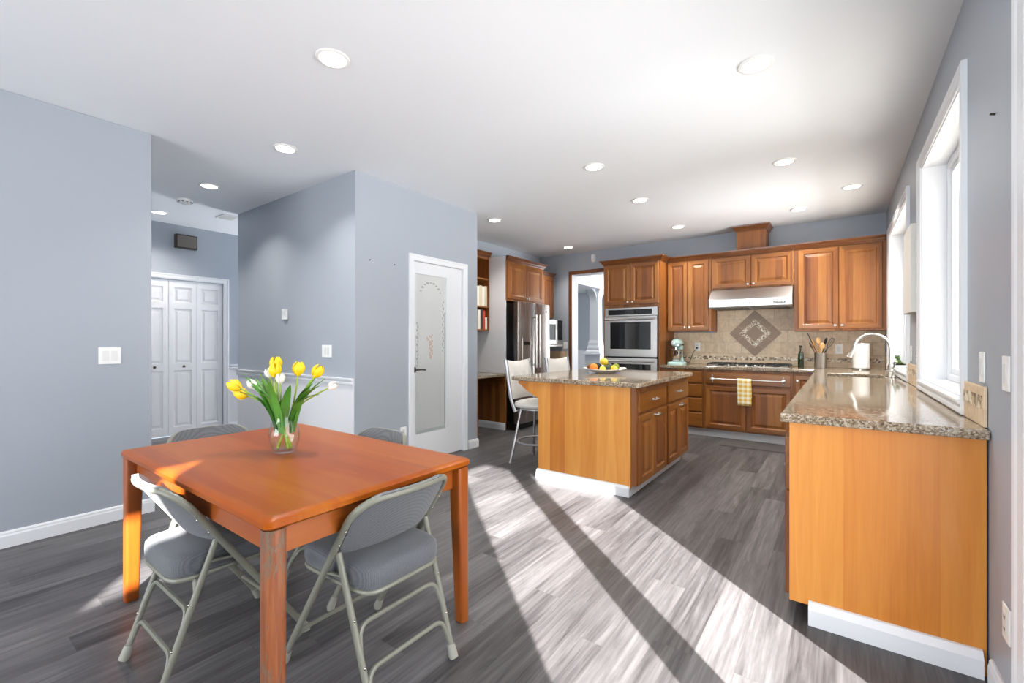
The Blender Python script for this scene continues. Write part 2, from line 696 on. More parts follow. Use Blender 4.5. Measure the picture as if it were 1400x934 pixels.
def prism(bm, poly, axis, a, b, mi=0):
    """poly: 2-d outline; axis X: (y,z), Y: (x,z), Z: (x,y)"""
    def P3(p, h):
        if axis == 'X':
            return (h, p[0], p[1])
        if axis == 'Y':
            return (p[0], h, p[1])
        return (p[0], p[1], h)
    loft(bm, [[P3(p, a) for p in poly], [P3(p, b) for p in poly]], True, True, True, mi, False)
    return bm


WM = {}          # world matrix of every Empty we make, to bring world-built meshes home


def thing(name, label, cat, loc=(0, 0, 0), rz=0.0, group=None):
    o = bpy.data.objects.new(name, None)
    o.empty_display_size = 0.1
    COL.objects.link(o)
    o.location = loc
    o.rotation_euler = (0, 0, rz)
    o['label'] = label
    o['category'] = cat
    if group:
        o['group'] = group
    WM[o] = Matrix.Translation(Vector(loc)) @ Matrix.Rotation(rz, 4, 'Z')
    return o


def obj(name, bm, mats, parent=None, bevel=0.0, world=True, seg=2, label=None, ang=35):
    """link one mesh object; world=True: the mesh was laid out in world coordinates"""
    bmesh.ops.remove_doubles(bm, verts=bm.verts, dist=1e-6)
    bmesh.ops.recalc_face_normals(bm, faces=bm.faces)
    for e in bm.edges:
        if len(e.link_faces) == 2 and e.calc_face_angle(0) > R(40):
            e.smooth = False
    me = bpy.data.meshes.new(name)
    root = parent
    while root is not None and root.parent is not None:
        root = root.parent
    if parent is None and world:
        # put the origin at the middle of the foot of the mesh
        xs = [v.co for v in bm.verts]
        lo = Vector((min(p.x for p in xs), min(p.y for p in xs), min(p.z for p in xs)))
        hi = Vector((max(p.x for p in xs), max(p.y for p in xs), max(p.z for p in xs)))
        org = Vector(((lo.x + hi.x) / 2, (lo.y + hi.y) / 2, lo.z))
        bm.transform(Matrix.Translation(-org))
    elif parent is not None and world:
        bm.transform(WM[root].inverted())
    bm.to_mesh(me)
    bm.free()
    for m in (mats if isinstance(mats, (list, tuple)) else [mats]):
        me.materials.append(MATS[m])
    o = bpy.data.objects.new(name, me)
    COL.objects.link(o)
    if parent is None:
        if world:
            o.location = org
            WM[o] = Matrix.Translation(org)
    else:
        o.parent = parent
    if bevel:
        md = o.modifiers.new('bevel', 'BEVEL')
        md.width = bevel
        md.segments = seg
        md.limit_method = 'ANGLE'
        md.angle_limit = R(ang)
    if label:
        o['label'] = label
    return o


def tag(o, label, cat, group=None):
    o['label'] = label
    o['category'] = cat
    if group:
        o['group'] = group
    return o


def struct(name, bm, mats, parent=None, bevel=0.0, world=True):
    o = obj(name, bm, mats, parent, bevel, world)
    if parent is None:
        o['kind'] = 'structure'
    return o


def kids(o):
    return [c for c in o.children]


def dup(root, loc, rz, label, group=None):
    r = root.copy()
    COL.objects.link(r)
    r.location = loc
    r.rotation_euler = (0, 0, rz)
    r['label'] = label
    if group:
        r['group'] = group
    for ch in kids(root):
        c = ch.copy()
        COL.objects.link(c)
        c.parent = r
        for g in kids(ch):
            d = g.copy()
            COL.objects.link(d)
            d.parent = c
    return r


# a plane-facing frame: F faces -Y (u = x), R faces +X (u = y), L faces -X (u = y)
def onface(facing, plane):
    if facing == 'F':
        return lambda u, n, z: (u, plane - n, z)
    if facing == 'R':
        return lambda u, n, z: (plane + n, u, z)
    return lambda u, n, z: (plane - n, u, z)


RAISED = [(0, 0.0), (0, 0.016), (0.004, 0.020), (0.050, 0.020), (0.054, 0.017), (0.060, 0.010), (0.070, 0.009), (0.098, 0.017)]
SLAB = [(0, 0.0), (0, 0.014), (0.007, 0.020)]


def panel_bm(facing, plane, u0, u1, z0, z1, prof=RAISED, frame_rings=(2, 3)):
    bm = B()
    f = onface(facing, plane)
    lim = min(u1 - u0, z1 - z0) * 0.46
    rings = []
    for ins, n in prof:
        i = min(ins, lim)
        rings.append([f(u0 + i, n, z0 + i), f(u1 - i, n, z0 + i), f(u1 - i, n, z1 - i), f(u0 + i, n, z1 - i)])
    vs = [[bm.verts.new(p) for p in r] for r in rings]
    for k, (a, b) in enumerate(zip(vs[:-1], vs[1:])):
        for i in range(4):
            j = (i + 1) % 4
            quad(bm, (a[i], a[j], b[j], b[i]), 1 if (i in (0, 2) and k < 4) else 0)
    quad(bm, list(reversed(vs[0])))
    quad(bm, vs[-1])
    return bm


def knob(parent, facing, plane, u, z):
    bm = B()
    f = onface(facing, plane)
    c = f(u, 0, z)
    ax = {'F': 'Y', 'R': 'X', 'L': '-X'}[facing]
    lathe(bm, [(0.006, 0.0), (0.005, 0.012), (0.013, 0.018), (0.015, 0.024), (0.011, 0.029), (0.0, 0.031)], 12, c, axis=ax)
    return obj('knob', bm, 'satin_nickel', parent)


def pull(parent, facing, plane, u, z, half=0.045, name='pull'):
    bm = B()
    f = onface(facing, plane)
    tube(bm, rounded([f(u - half, 0, z), f(u - half, 0.028, z), f(u + half, 0.028, z), f(u + half, 0, z)], 0.02), 0.006, 8)
    for s in (-1, 1):
        ball(bm, f(u + s * half, 0.003, z), 0.011, 10, 6)
    return obj(name, bm, 'satin_nickel', parent)


def door(parent, facing, plane, u0, u1, z0, z1, kn=None, mats=('cherry_upright', 'cherry_level')):
    o = obj('door', panel_bm(facing, plane, u0, u1, z0, z1), list(mats), parent)
    if kn:
        knob(o, facing, plane + {'F': -0.02, 'R': 0.02, 'L': -0.02}[facing], *kn)
    return o


def drawer(parent, facing, plane, u0, u1, z0, z1, pl=None, kn=None, name='drawer'):
    bm = panel_bm(facing, plane, u0, u1, z0, z1, SLAB)
    o = obj(name, bm, ['cherry_level', 'cherry_level'], parent)
    q = plane + {'F': -0.02, 'R': 0.02, 'L': -0.02}[facing]
    if pl:
        pull(o, facing, q, *pl)
    if kn:
        knob(o, facing, q, *kn)
    return o


CROWN = [(0.0, 0.0), (0.008, 0.0), (0.012, 0.012), (0.022, 0.022), (0.030, 0.040), (0.050, 0.058), (0.052, 0.070), (0.0, 0.070)]


def crown_bm(path, z, scale=1.0):
    """moulding swept along an open horizontal path (list of (x,y)); the profile grows to the right-hand side of travel"""
    bm = B()
    pts = [Vector((p[0], p[1], 0)) for p in path]
    rings = []
    for i, p in enumerate(pts):
        if i == 0:
            d = (pts[1] - p).normalized()
            nrm = Vector((d.y, -d.x, 0))
        elif i == len(pts) - 1:
            d = (p - pts[i - 1]).normalized()
            nrm = Vector((d.y, -d.x, 0))
        else:
            d1 = (p - pts[i - 1]).normalized()
            d2 = (pts[i + 1] - p).normalized()
            n1, n2 = Vector((d1.y, -d1.x, 0)), Vector((d2.y, -d2.x, 0))
            nrm = (n1 + n2)
            nrm = nrm / max(nrm.dot(n1), 0.2)
        rings.append([p + nrm * (o * scale) + Vector((0, 0, z + h * scale)) for o, h in CROWN])
    loft(bm, rings, True, True, True, 0, False)
    return bm


BASEP = [(0.0, 0.0), (0.014, 0.0), (0.014, 0.070), (0.011, 0.080), (0.011, 0.088), (0.006, 0.098), (0.0, 0.098)]


def sweep_bm(path, prof, z=0.0, bm=None):
    bm = bm or B()
    pts = [Vector((p[0], p[1], 0)) for p in path]
    rings = []
    for i, p in enumerate(pts):
        ds = []
        if i > 0:
            ds.append((p - pts[i - 1]).normalized())
        if i < len(pts) - 1:
            ds.append((pts[i + 1] - p).normalized())
        ns = [Vector((d.y, -d.x, 0)) for d in ds]
        nrm = ns[0] if len(ns) == 1 else (ns[0] + ns[1]) / max((ns[0] + ns[1]).dot(ns[0]), 0.2)
        rings.append([p + nrm * o + Vector((0, 0, z + h)) for o, h in prof])
    loft(bm, rings, True, True, True, 0, False)
    return bm


# ------------------------------------------------------------------ the room shell
XR, YB, XL, YE = 0.445, 6.78, -4.03, 1.07        # right wall, back wall, near left wall, its end
XK = -4.34                                        # kitchen's left wall
PX, PY0, PY1, PX0 = -3.43, 2.35, 3.99, -5.75      # the pantry block
XC = -6.90                                        # closet wall of the hall
TH = 0.17
YR = -3.6                                         # rear wall behind the camera


def wall_with_holes(axis, plane0, plane1, a0, a1, z0, z1, holes):
    """axis X: wall slab between x=plane0..plane1 running along y from a0 to a1; holes (a,b,zlo,zhi)"""
    bm = B()
    As = sorted(set([a0, a1] + [h[0] for h in holes] + [h[1] for h in holes]))
    Zs = sorted(set([z0, z1] + [h[2] for h in holes] + [h[3] for h in holes]))
    for i in range(len(As) - 1):
        run = None
        for j in range(len(Zs) - 1):
            ca, cz = (As[i] + As[i + 1]) / 2, (Zs[j] + Zs[j + 1]) / 2
            solid = not any(h[0] < ca < h[1] and h[2] < cz < h[3] for h in holes)
            if solid:
                run = [Zs[j], Zs[j + 1]] if run is None else [run[0], Zs[j + 1]]
            if (not solid or j == len(Zs) - 2) and run:
                if axis == 'X':
                    box(bm, plane0, plane1, As[i], As[i + 1], run[0], run[1])
                else:
                    box(bm, As[i], As[i + 1], plane0, plane1, run[0], run[1])
                run = None
    return bm


WIN1 = (2.77, 3.99, 0.985, 2.385)
WIN2 = (4.70, 6.31, 0.985, 2.385)
DOORH = (0.02, 1.90, 0.0, 2.40)
HIGH = (-2.42, -1.50, 2.16, 2.60)
struct('wall_right', wall_with_holes('X', XR, XR + TH, YR - 0.12, YB + 0.19, 0, H, [WIN1, WIN2, DOORH, HIGH]), 'blue_grey_paint')
DW = (-3.69, -2.86, 0.0, 2.376)
struct('wall_back', wall_with_holes('Y', YB, YB + 0.19, XK - 0.12, XR, 0, H, [DW]), 'blue_grey_paint')
bm = box(B(), XL - 0.12, XL, YR - 0.12, YE, 0, H)
box(bm, XC - 0.12, XL - 0.12, YE - 0.12, YE, 0, H)
struct('wall_left', bm, 'blue_grey_paint', bevel=0.006)
struct('wall_rear', wall_with_holes('Y', YR - 0.12, YR, XL, XR, 0, H, [(-3.6, -0.3, 0.45, 2.3)]), 'blue_grey_paint')  # opening added to let in the rear fill
CLO = (1.39, 2.63, 0.0, 2.035)
struct('wall_hall', wall_with_holes('X', XC - 0.12, XC, YE - 0.12, 5.2, 0, H, [CLO]), 'blue_grey_paint')
# the pantry block: a hollow room with a doorway in its right-hand face
PDO = (3.005, 3.755, 0.0, 2.06)
bm = wall_with_holes('X', PX - 0.11, PX, PY0, PY1, 0, H, [PDO])
box(bm, PX0, PX - 0.11, PY0, PY0 + 0.11, 0, H)
box(bm, PX0, PX - 0.11, PY1 - 0.11, PY1, 0, H)
box(bm, PX0, PX0 + 0.11, PY0 + 0.11, PY1 - 0.11, 0, H)
struct('wall_pantry', bm, 'blue_grey_paint')
bm = box(B(), XK - 0.12, XK, PY1, YB, 0, H)
struct('wall_kitchen', bm, 'blue_grey_paint')
struct('wall_hall_end', wall_with_holes('Y', 5.08, 5.2, XC, XK - 0.12, 0, H, [(-6.75, -5.85, 0.8, 2.2)]), 'blue_grey_paint')  # unseen opening added for the hall fill lamp
struct('ceiling', box(B(), XC - 0.12, XR + TH, YR - 0.12, YB + 0.19, H, H + 0.12), 'ceiling_paint')
struct('floor', box(B(), XC - 0.12, XR + TH, YR - 0.12, YB + 0.19, -0.08, 0.0), 'grey_plank_floor')
struct('added_sun_block', box(B(), XR + TH + 0.01, 4.6, -0.66, 8.0, 3.2, 3.32), 'white_trim_paint')  # unseen slab added to keep sun off the island and kitchen windows
struct('ground', box(B(), XR + TH, 9.0, -9.0, 9.0, -0.30, -0.12), 'patio_concrete')

# white wainscot below the chair rail
RAIL = [(0, 0), (0.010, 0.0), (0.012, 0.014), (0.020, 0.022), (0.022, 0.034), (0.014, 0.042), (0.020, 0.050), (0.030, 0.062), (0.032, 0.074), (0.0, 0.076)]
bm = box(B(), PX0, PX - 0.016, PY0 - 0.004, PY0, 0.0, 0.84)
struct('trim_pantry_wainscot', bm, 'white_wainscot_paint')
struct('trim_pantry_chair_rail', sweep_bm([(PX0, PY0), (PX - 0.016, PY0)], RAIL, 0.832), 'white_trim_paint')
bm = box(B(), XC, XC + 0.004, 2.70, 5.08, 0.0, 0.84)
struct('trim_hall_wainscot', bm, 'white_wainscot_paint')
struct('trim_hall_chair_rail', sweep_bm([(XC, 2.70), (XC, 5.08)], RAIL, 0.832), 'white_trim_paint')

# baseboards
struct('baseboard_left', sweep_bm([(XL, YR), (XL, YE), (XL - 0.12, YE)], BASEP), 'white_trim_paint')
struct('baseboard_pantry', sweep_bm([(PX0, PY0 - 0.004), (PX, PY0 - 0.004), (PX, 2.952)], BASEP), 'white_trim_paint')
struct('baseboard_pantry_corner', sweep_bm([(PX, 3.832), (PX, PY1), (XK, PY1)], BASEP), 'white_trim_paint')
struct('baseboard_right', sweep_bm([(XR, 2.305), (XR, 2.02)], BASEP), 'white_trim_paint')
struct('baseboard_right_rear', sweep_bm([(XR, -0.10), (XR, YR)], BASEP), 'white_trim_paint')
struct('baseboard_hall', sweep_bm([(XC, 2.70), (XC, 5.08)], BASEP), 'white_trim_paint')
struct('baseboard_rear', sweep_bm([(XR - 0.02, YR), (XL + 0.02, YR)], BASEP), 'white_trim_paint')


# ------------------------------------------------------------------ windows and doors of the shell
def struct_thing(name, loc):
    o = bpy.data.objects.new(name, None)
    COL.objects.link(o)
    o.location = loc
    o['kind'] = 'structure'
    WM[o] = Matrix.Translation(Vector(loc))
    return o


def frame_bm(axis, p0, p1, a0, a1, z0, z1, w, bottom=True, bm=None):
    bm = bm or B()
    def bx(a, b, c, d):
        if axis == 'X':
            box(bm, p0, p1, a, b, c, d)
        else:
            box(bm, a, b, p0, p1, c, d)
    bx(a0, a0 + w, z0, z1)
    bx(a1 - w, a1, z0, z1)
    bx(a0 + w, a1 - w, z1 - w, z1)
    if bottom:
        bx(a0 + w, a1 - w, z0, z0 + w)
    return bm


CASE = [(0.0, 0.0), (0.0, 0.010), (0.010, 0.016), (0.040, 0.016), (0.048, 0.020), (0.060, 0.022), (0.066, 0.020), (0.068, 0.0)]


def casing_bm(f, u0, u1, z0, z1, prof=CASE, closed=True, open_bottom=False):
    """mitred casing round an opening; f maps (u, n, z); prof (offset outwards, proud)"""
    bm = B()
    if open_bottom:
        rings = []
        for corner in ((u0, z0, -1, 0), (u0, z1, -1, 1), (u1, z1, 1, 1), (u1, z0, 1, 0)):
            rings.append([f(corner[0] + corner[2] * o, n, corner[1] + corner[3] * o) for o, n in prof])
        loft(bm, rings, True, True, True, 0, False)
    else:
        rings = []
        for cu, cz, su, sz in ((u0, z0, -1, -1), (u1, z0, 1, -1), (u1, z1, 1, 1), (u0, z1, -1, 1)):
            rings.append([f(cu + su * o, n, cz + sz * o) for o, n in prof])
        vs = [[bm.verts.new(p) for p in r] for r in rings]
        m = len(prof)
        for i in range(4):
            a, b = vs[i], vs[(i + 1) % 4]
            for k in range(m):
                quad(bm, (a[k], a[(k + 1) % m], b[(k + 1) % m], b[k]))
    return bm


def window(n, w):
    a0, a1, z0, z1 = w
    root = struct_thing('window_%d' % n, (XR, (a0 + a1) / 2, z0))
    f = onface('L', XR)
    obj('casing', casing_bm(f, a0, a1, z0, z1), 'white_trim_paint', root)
    # the white lining of the deep opening
    t = 0.006
    bm = box(B(), XR - 0.002, XR + TH, a0, a0 + t, z0, z1)
    box(bm, XR - 0.002, XR + TH, a1 - t, a1, z0, z1)
    box(bm, XR - 0.002, XR + TH, a0 + t, a1 - t, z1 - t, z1)
    box(bm, XR - 0.002, XR + TH, a0 + t, a1 - t, z0, z0 + t)
    obj('reveal', bm, 'white_trim_paint', root)
    bm = sweep_bm([(XR - 0.005, a1 + 0.03), (XR - 0.005, a0 - 0.03)], [(0, 0), (0.014, 0.0), (0.022, 0.006), (0.022, 0.018), (0.012, 0.024), (0, 0.024)], z0 - 0.026)
    obj('sill_nosing', bm, 'white_trim_paint', root, bevel=0.002)
    x0, x1 = XR + TH - 0.055, XR + TH - 0.01
    a, b, c, d = a0 + t, a1 - t, z0 + t, z1 - t
    obj('frame', frame_bm('X', x0, x1, a, b, c, d, 0.04), 'white_trim_paint', root, bevel=0.003)
    mid = (a + b) / 2
    for k, (p, q) in enumerate(((a + 0.04, mid + 0.02), (mid - 0.02, b - 0.04))):
        dx = 0.006 if k else -0.006
        s = obj('sash', frame_bm('X', x0 + 0.012 + dx, x0 + 0.030 + dx, p, q, c + 0.04, d - 0.04, 0.035), 'white_trim_paint', root, bevel=0.002)
        obj('pane', box(B(), x0 + 0.019 + dx, x0 + 0.023 + dx, p + 0.034, q - 0.034, c + 0.074, d - 0.074), 'window_glass', s)
    return root


window(1, WIN1)
window(2, WIN2)
# high window behind the camera, and an unseen rear-wall window added to let in fill light
root = struct_thing('window_3', (XR, -1.89, HIGH[2]))
obj('casing', casing_bm(onface('L', XR), *HIGH), 'white_trim_paint', root)
obj('pane', box(B(), XR + 0.10, XR + 0.105, HIGH[0], HIGH[1], HIGH[2], HIGH[3]), 'window_glass', root)
root = struct_thing('window_4', (-1.95, YR, 0.45))
obj('casing', casing_bm(lambda u, n, z: (u, YR + n, z), -3.6, -0.3, 0.45, 2.3), 'white_trim_paint', root)
bm = frame_bm('Y', YR - 0.10, YR - 0.05, -3.6, -0.3, 0.45, 2.3, 0.05)
for x in (-2.5, -1.4):
    box(bm, x - 0.03, x + 0.03, YR - 0.10, YR - 0.05, 0.5, 2.25)
obj('frame', bm, 'white_trim_paint', root)
obj('pane', box(B(), -3.55, -0.35, YR - 0.078, YR - 0.073, 0.5, 2.25), 'window_glass', root)

# sliding patio door beside the camera
root = struct_thing('door_1', (XR, 0.96, 0.0))
obj('casing', casing_bm(onface('L', XR), DOORH[0], DOORH[1], 0.0, DOORH[3], [(o * 1.6, n) for o, n in CASE], open_bottom=True), 'white_trim_paint', root)
obj('frame', frame_bm('X', XR + 0.02, XR + 0.15, DOORH[0], DOORH[1], 0.0, DOORH[3], 0.045), 'white_trim_paint', root)
for p, q, wl, wr, x in ((0.06, 0.99, 0.13, 0.145, XR + 0.11), (0.845, 1.86, 0.145, 0.145, XR + 0.065)):
    bm = B()
    box(bm, x - 0.018, x + 0.018, p, p + wl, 0.045, 2.355)
    box(bm, x - 0.018, x + 0.018, q - wr, q, 0.045, 2.355)
    box(bm, x - 0.018, x + 0.018, p + wl, q - wr, 0.045, 0.16)
    box(bm, x - 0.018, x + 0.018, p + wl, q - wr, 2.27, 2.355)
    s = obj('sliding_panel', bm, 'white_trim_paint', root)
    obj('pane', box(B(), x - 0.003, x + 0.003, p + wl, q - wr, 0.16, 2.27), 'window_glass', s)

# pantry door: white, one tall frosted and etched light
root = struct_thing('door_2', (PX, 3.38, 0.0))
fR = onface('R', PX)
obj('casing', casing_bm(fR, PDO[0] + 0.012, PDO[1] - 0.012, 0.0, PDO[3] - 0.012, [(o * 0.95, n * 0.9) for o, n in CASE], open_bottom=True), 'white_trim_paint', root)
bm = B()
box(bm, PX - 0.11, PX + 0.001, PDO[0], PDO[0] + 0.012, 0, PDO[3])
box(bm, PX - 0.11, PX + 0.001, PDO[1] - 0.012, PDO[1], 0, PDO[3])
box(bm, PX - 0.11, PX + 0.001, PDO[0] + 0.012, PDO[1] - 0.012, PDO[3] - 0.012, PDO[3])
obj('jamb', bm, 'white_trim_paint', root)
dx0, dx1 = PX - 0.052, PX - 0.016
da, db = PDO[0] + 0.016, PDO[1] - 0.016
ga, gb, gz0, gz1 = 3.06, 3.50, 0.29, 1.925
bm = B()
box(bm, dx0, dx1, da, ga, 0.010, PDO[3] - 0.016)
box(bm, dx0, dx1, gb, db, 0.010, PDO[3] - 0.016)
box(bm, dx0, dx1, ga, gb, 0.010, gz0)
box(bm, dx0, dx1, ga, gb, gz1, PDO[3] - 0.016)
leaf = obj('door_leaf', bm, 'white_trim_paint', root)
pane = obj('pane', box(B(), dx0 + 0.014, dx0 + 0.020, ga - 0.004, gb + 0.004, gz0 - 0.004, gz1 + 0.004), 'frosted_glass', root)
# the clear etched border and motifs, shallow relief on the glass
fg = onface('R', dx0 + 0.0205)
bm = B()
for (u0, u1, z0, z1) in ((ga + 0.004, gb - 0.004, gz0 + 0.004, gz0 + 0.035), (ga + 0.004, ga + 0.020, gz0 + 0.035, 1.30), (gb - 0.022, gb - 0.004, gz0 + 0.035, 1.55)):
    p0, p1 = fg(u0, 0, z0), fg(u1, 0.0012, z1)
    box(bm, p0[0], p1[0], p0[1], p1[1], p0[2], p1[2])
obj('etched_border', bm, 'etched_clear', root)
bm = B()
rr = random.Random(7)
for k in range(9):
    a = R(25 + k * 130 / 8)
    c = fg((ga + gb) / 2 + 0.15 * math.cos(a), 0.0, 1.69 + 0.16 * math.sin(a))
    ball(bm, c, 0.011 + 0.004 * (k % 2), 8, 5, (0.12, 1.4, 0.7))
for k in range(16):
    c = fg(gb - 0.035 - 0.012 * (k % 2), 0, 1.66 - k * 0.035)
    ball(bm, c, 0.008 + 0.005 * rr.random(), 7, 4, (0.12, 0.8, 1.6))
for k in range(14):
    c = fg(ga + 0.030 + 0.010 * (k % 2), 0, 1.42 - k * 0.036)
    ball(bm, c, 0.008 + 0.005 * rr.random(), 7, 4, (0.12, 0.8, 1.6))
obj('etched_leaves', bm, 'etched_clear', root)
bm = B()
for k in range(26):
    t = k / 25.0
    wdt = 0.055 * (1 - t) + 0.008
    c = fg((ga + gb) / 2 + rr.uniform(-wdt, wdt), 0, 1.30 - 0.24 * t)
    ball(bm, c, 0.011, 8, 5, (0.12, 1, 1.1))
obj('etched_grapes', bm, 'etched_rose', root)
bm = B()
for s in (-1, 1):
    ball(bm, (dx1 + 0.004, 3.042, 0.95), 0.024, 12, 8, (0.25, 1, 1.25))
tube(bm, rounded([(dx1, 3.042, 0.95), (dx1 + 0.045, 3.042, 0.95), (dx1 + 0.05, 3.09, 0.952), (dx1 + 0.047, 3.15, 0.945)], 0.02), 0.008, 8)
obj('lever_handle', bm, 'dark_bronze', root)

# closet bifold doors in the hall
root = struct_thing('door_3', (XC, 2.0, 0.0))
fC = onface('R', XC)
obj('casing', casing_bm(fC, CLO[0] + 0.0, CLO[1], 0.0, CLO[3], CASE, open_bottom=True), 'white_trim_paint', root)


def closet_leaf(a, b):
    bm = B()
    p = XC - 0.045
    f = onface('R', p)
    st = 0.052
    cuts = [(0.03 + 0.10, 0.86), (0.95, 1.66), (1.74, 1.94)]
    front, rec = 0.032, 0.018
    z0, z1 = 0.03, 2.025
    def bx(u0, u1, zz0, zz1, n0, n1):
        q0, q1 = f(u0, n0, zz0), f(u1, n1, zz1)
        box(bm, q0[0], q1[0], q0[1], q1[1], q0[2], q1[2])
    bx(a, a + st, z0, z1, 0, front)
    bx(b - st, b, z0, z1, 0, front)
    prev = z0
    for c, d in cuts:
        bx(a + st, b - st, prev, c, 0, front)
        prev = d
    bx(a + st, b - st, prev, z1, 0, front)
    for c, d in cuts:
        rings = []
        for ins, n in ((0, front - 0.001), (0.012, rec), (0.030, rec), (0.042, rec + 0.009)):
            rings.append([f(a + st + ins, n, c + ins), f(b - st - ins, n, c + ins), f(b - st - ins, n, d - ins), f(a + st + ins, n, d - ins)])
        loft(bm, rings, True, False, True, 0, False)
    return bm


leaves = [(1.395, 1.698), (1.702, 2.003), (2.012, 2.316), (2.319, 2.625)]
for k, (a, b) in enumerate(leaves):
    lf = obj('bifold_leaf', closet_leaf(a, b), 'closet_door_paint', root)
    if k in (1, 2):
        u = a + 0.155
        bm = lathe(B(), [(0.007, 0), (0.007, 0.012), (0.016, 0.02), (0.016, 0.028), (0.0, 0.032)], 14, (XC - 0.013, u, 0.91), axis='X')
        obj('knob', bm, 'dark_bronze', lf)

# cased opening to the front room, cherry trim over a white jamb
root = struct_thing('door_4', ((DW[0] + DW[1]) / 2, YB, 0.0))
fB = onface('F', YB)
obj('casing', casing_bm(fB, DW[0], DW[1], 0.0, DW[3], [(0, 0), (0, 0.012), (0.010, 0.018), (0.045, 0.018), (0.060, 0.012), (0.062, 0.0)], open_bottom=True), 'cherry_crown', root)
bm = B()
box(bm, DW[0], DW[0] + 0.006, YB - 0.004, YB + 0.20, 0, DW[3])
box(bm, DW[1] - 0.006, DW[1], YB - 0.004, YB + 0.20, 0, DW[3])
box(bm, DW[0] + 0.006, DW[1] - 0.006, YB - 0.004, YB + 0.20, DW[3] - 0.006, DW[3])
obj('jamb', bm, 'white_trim_paint', root)

# ---- front room seen through the opening
FX0, FX1, FY1 = -8.2, -1.2, 12.4
struct('floor_front_room', box(B(), FX0, FX1, YB + 0.19, FY1, -0.08, 0.0), 'grey_plank_floor')
struct('ceiling_front_room', box(B(), FX0, FX1, YB + 0.19, FY1, H, H + 0.12), 'ceiling_paint')
bm = box(B(), FX0 - 0.12, FX0, YB + 0.19, FY1, 0, H)
box(bm, FX0, FX1, FY1, FY1 + 0.12, 0, H)
box(bm, FX0, XK - 0.12, YB + 0.07, YB + 0.19, 0, H)
struct('wall_front_room', bm, 'blue_grey_paint')
struct('wall_front_room_right', wall_with_holes('X', FX1, FX1 + 0.12, YB + 0.19, FY1, 0, H, [(8.6, 11.6, 0.6, 2.3)]), 'blue_grey_paint')  # unseen opening added for the front room fill lamp
bm = box(B(), FX0, FX0 + 0.012, YB + 0.19, FY1, 0.0, 0.93)
box(bm, FX0, FX1, FY1 - 0.012, FY1, 0.0, 0.93)
struct('trim_front_room_wainscot', bm, 'white_wainscot_paint')
struct('trim_front_room_chair_rail', sweep_bm([(FX0 + 0.012, YB + 0.19), (FX0 + 0.012, FY1 - 0.012), (FX1, FY1 - 0.012)], RAIL, 0.90), 'white_trim_paint')
bm = B()
for k in range(7):
    y0 = YB + 0.6 + k * 0.78
    casing = casing_bm(onface('R', FX0 + 0.012), y0, y0 + 0.60, 0.22, 0.78, [(0, 0), (0, 0.010), (0.012, 0.014), (0.03, 0.010), (0.032, 0)])
    me = bpy.data.meshes.new('tmp')
    casing.to_mesh(me)
    casing.free()
    bm.from_mesh(me)
    bpy.data.meshes.remove(me)
struct('trim_front_room_panels', bm, 'white_trim_paint')
bm = box(B(), -4.50, -4.12, YB + 0.19, FY1, 2.40, H - 0.001)
box(bm, -4.53, -4.09, YB + 0.19, FY1, 2.36, 2.40)
box(bm, -4.56, -4.06, YB + 0.19, FY1, H - 0.09, H - 0.001)
struct('trim_front_room_beam', bm, 'white_trim_paint', bevel=0.006)
cx, cy = -4.31, 9.0


def sq(r, z):
    return [(cx - r, cy - r, z), (cx + r, cy - r, z), (cx + r, cy + r, z), (cx - r, cy + r, z)]


col = struct_thing('trim_front_room_column', (cx, cy, 0))
bm = B()
loft(bm, [sq(0.17, 0.98), sq(0.17, 1.02), sq(0.145, 1.05), sq(0.145, 1.10), sq(0.125, 1.16), sq(0.125, 1.20), sq(0.105, 1.27), sq(0.098, 2.15), sq(0.105, 2.20), sq(0.105, 2.23), sq(0.15, 2.31), sq(0.17, 2.33), sq(0.17, 2.36)], True, True, True, 0, False)
obj('shaft', bm, 'white_trim_paint', col)
bm = box(B(), cx - 0.18, cx + 0.18, cy - 0.18, cy + 0.18, 0.0, 0.94)
box(bm, cx - 0.21, cx + 0.21, cy - 0.21, cy + 0.21, 0.94, 0.98)
box(bm, cx - 0.12, cx + 0.12, cy - 0.19, cy - 0.18, 0.2, 0.8)
box(bm, cx + 0.18, cx + 0.19, cy - 0.12, cy + 0.12, 0.2, 0.8)
obj('pedestal', bm, 'white_trim_paint', col, bevel=0.004)
bm = B()
for s in (-1, 1):
    poly = [(cy + s * 0.10, 2.36)]
    for k in range(9):
        a = R(90 * k / 8)
        poly.append((cy + s * (0.10 + 0.28 * (1 - math.cos(a))), 2.36 - 0.28 * (1 - math.sin(a))))
    prism(bm, poly if s > 0 else poly[::-1], 'X', cx - 0.07, cx + 0.07)
obj('bracket', bm, 'white_trim_paint', col)
area('added_fill_front_room', (-0.9, 10.1, 1.5), (-1, 0, 0.05), 2.8, 1.6, 120)  # fill lamp added out of view to brighten the front room
for q_ in ((-3.2, 8.1), (-5.6, 8.6), (-3.0, 10.6)):
    area('added_ceiling_fill', (q_[0], q_[1], H - 0.02), (0, 0, -1), 0.25, 0.25, 16, (1.0, 0.97, 0.93))  # added fill without fixtures, lights the column and walls beyond the opening


# ------------------------------------------------------------------ kitchen: back wall
CT = 0.914            # counter top
UF, BF = 6.45, 6.16   # faces of wall cabinets and base cabinets
G = 0.002

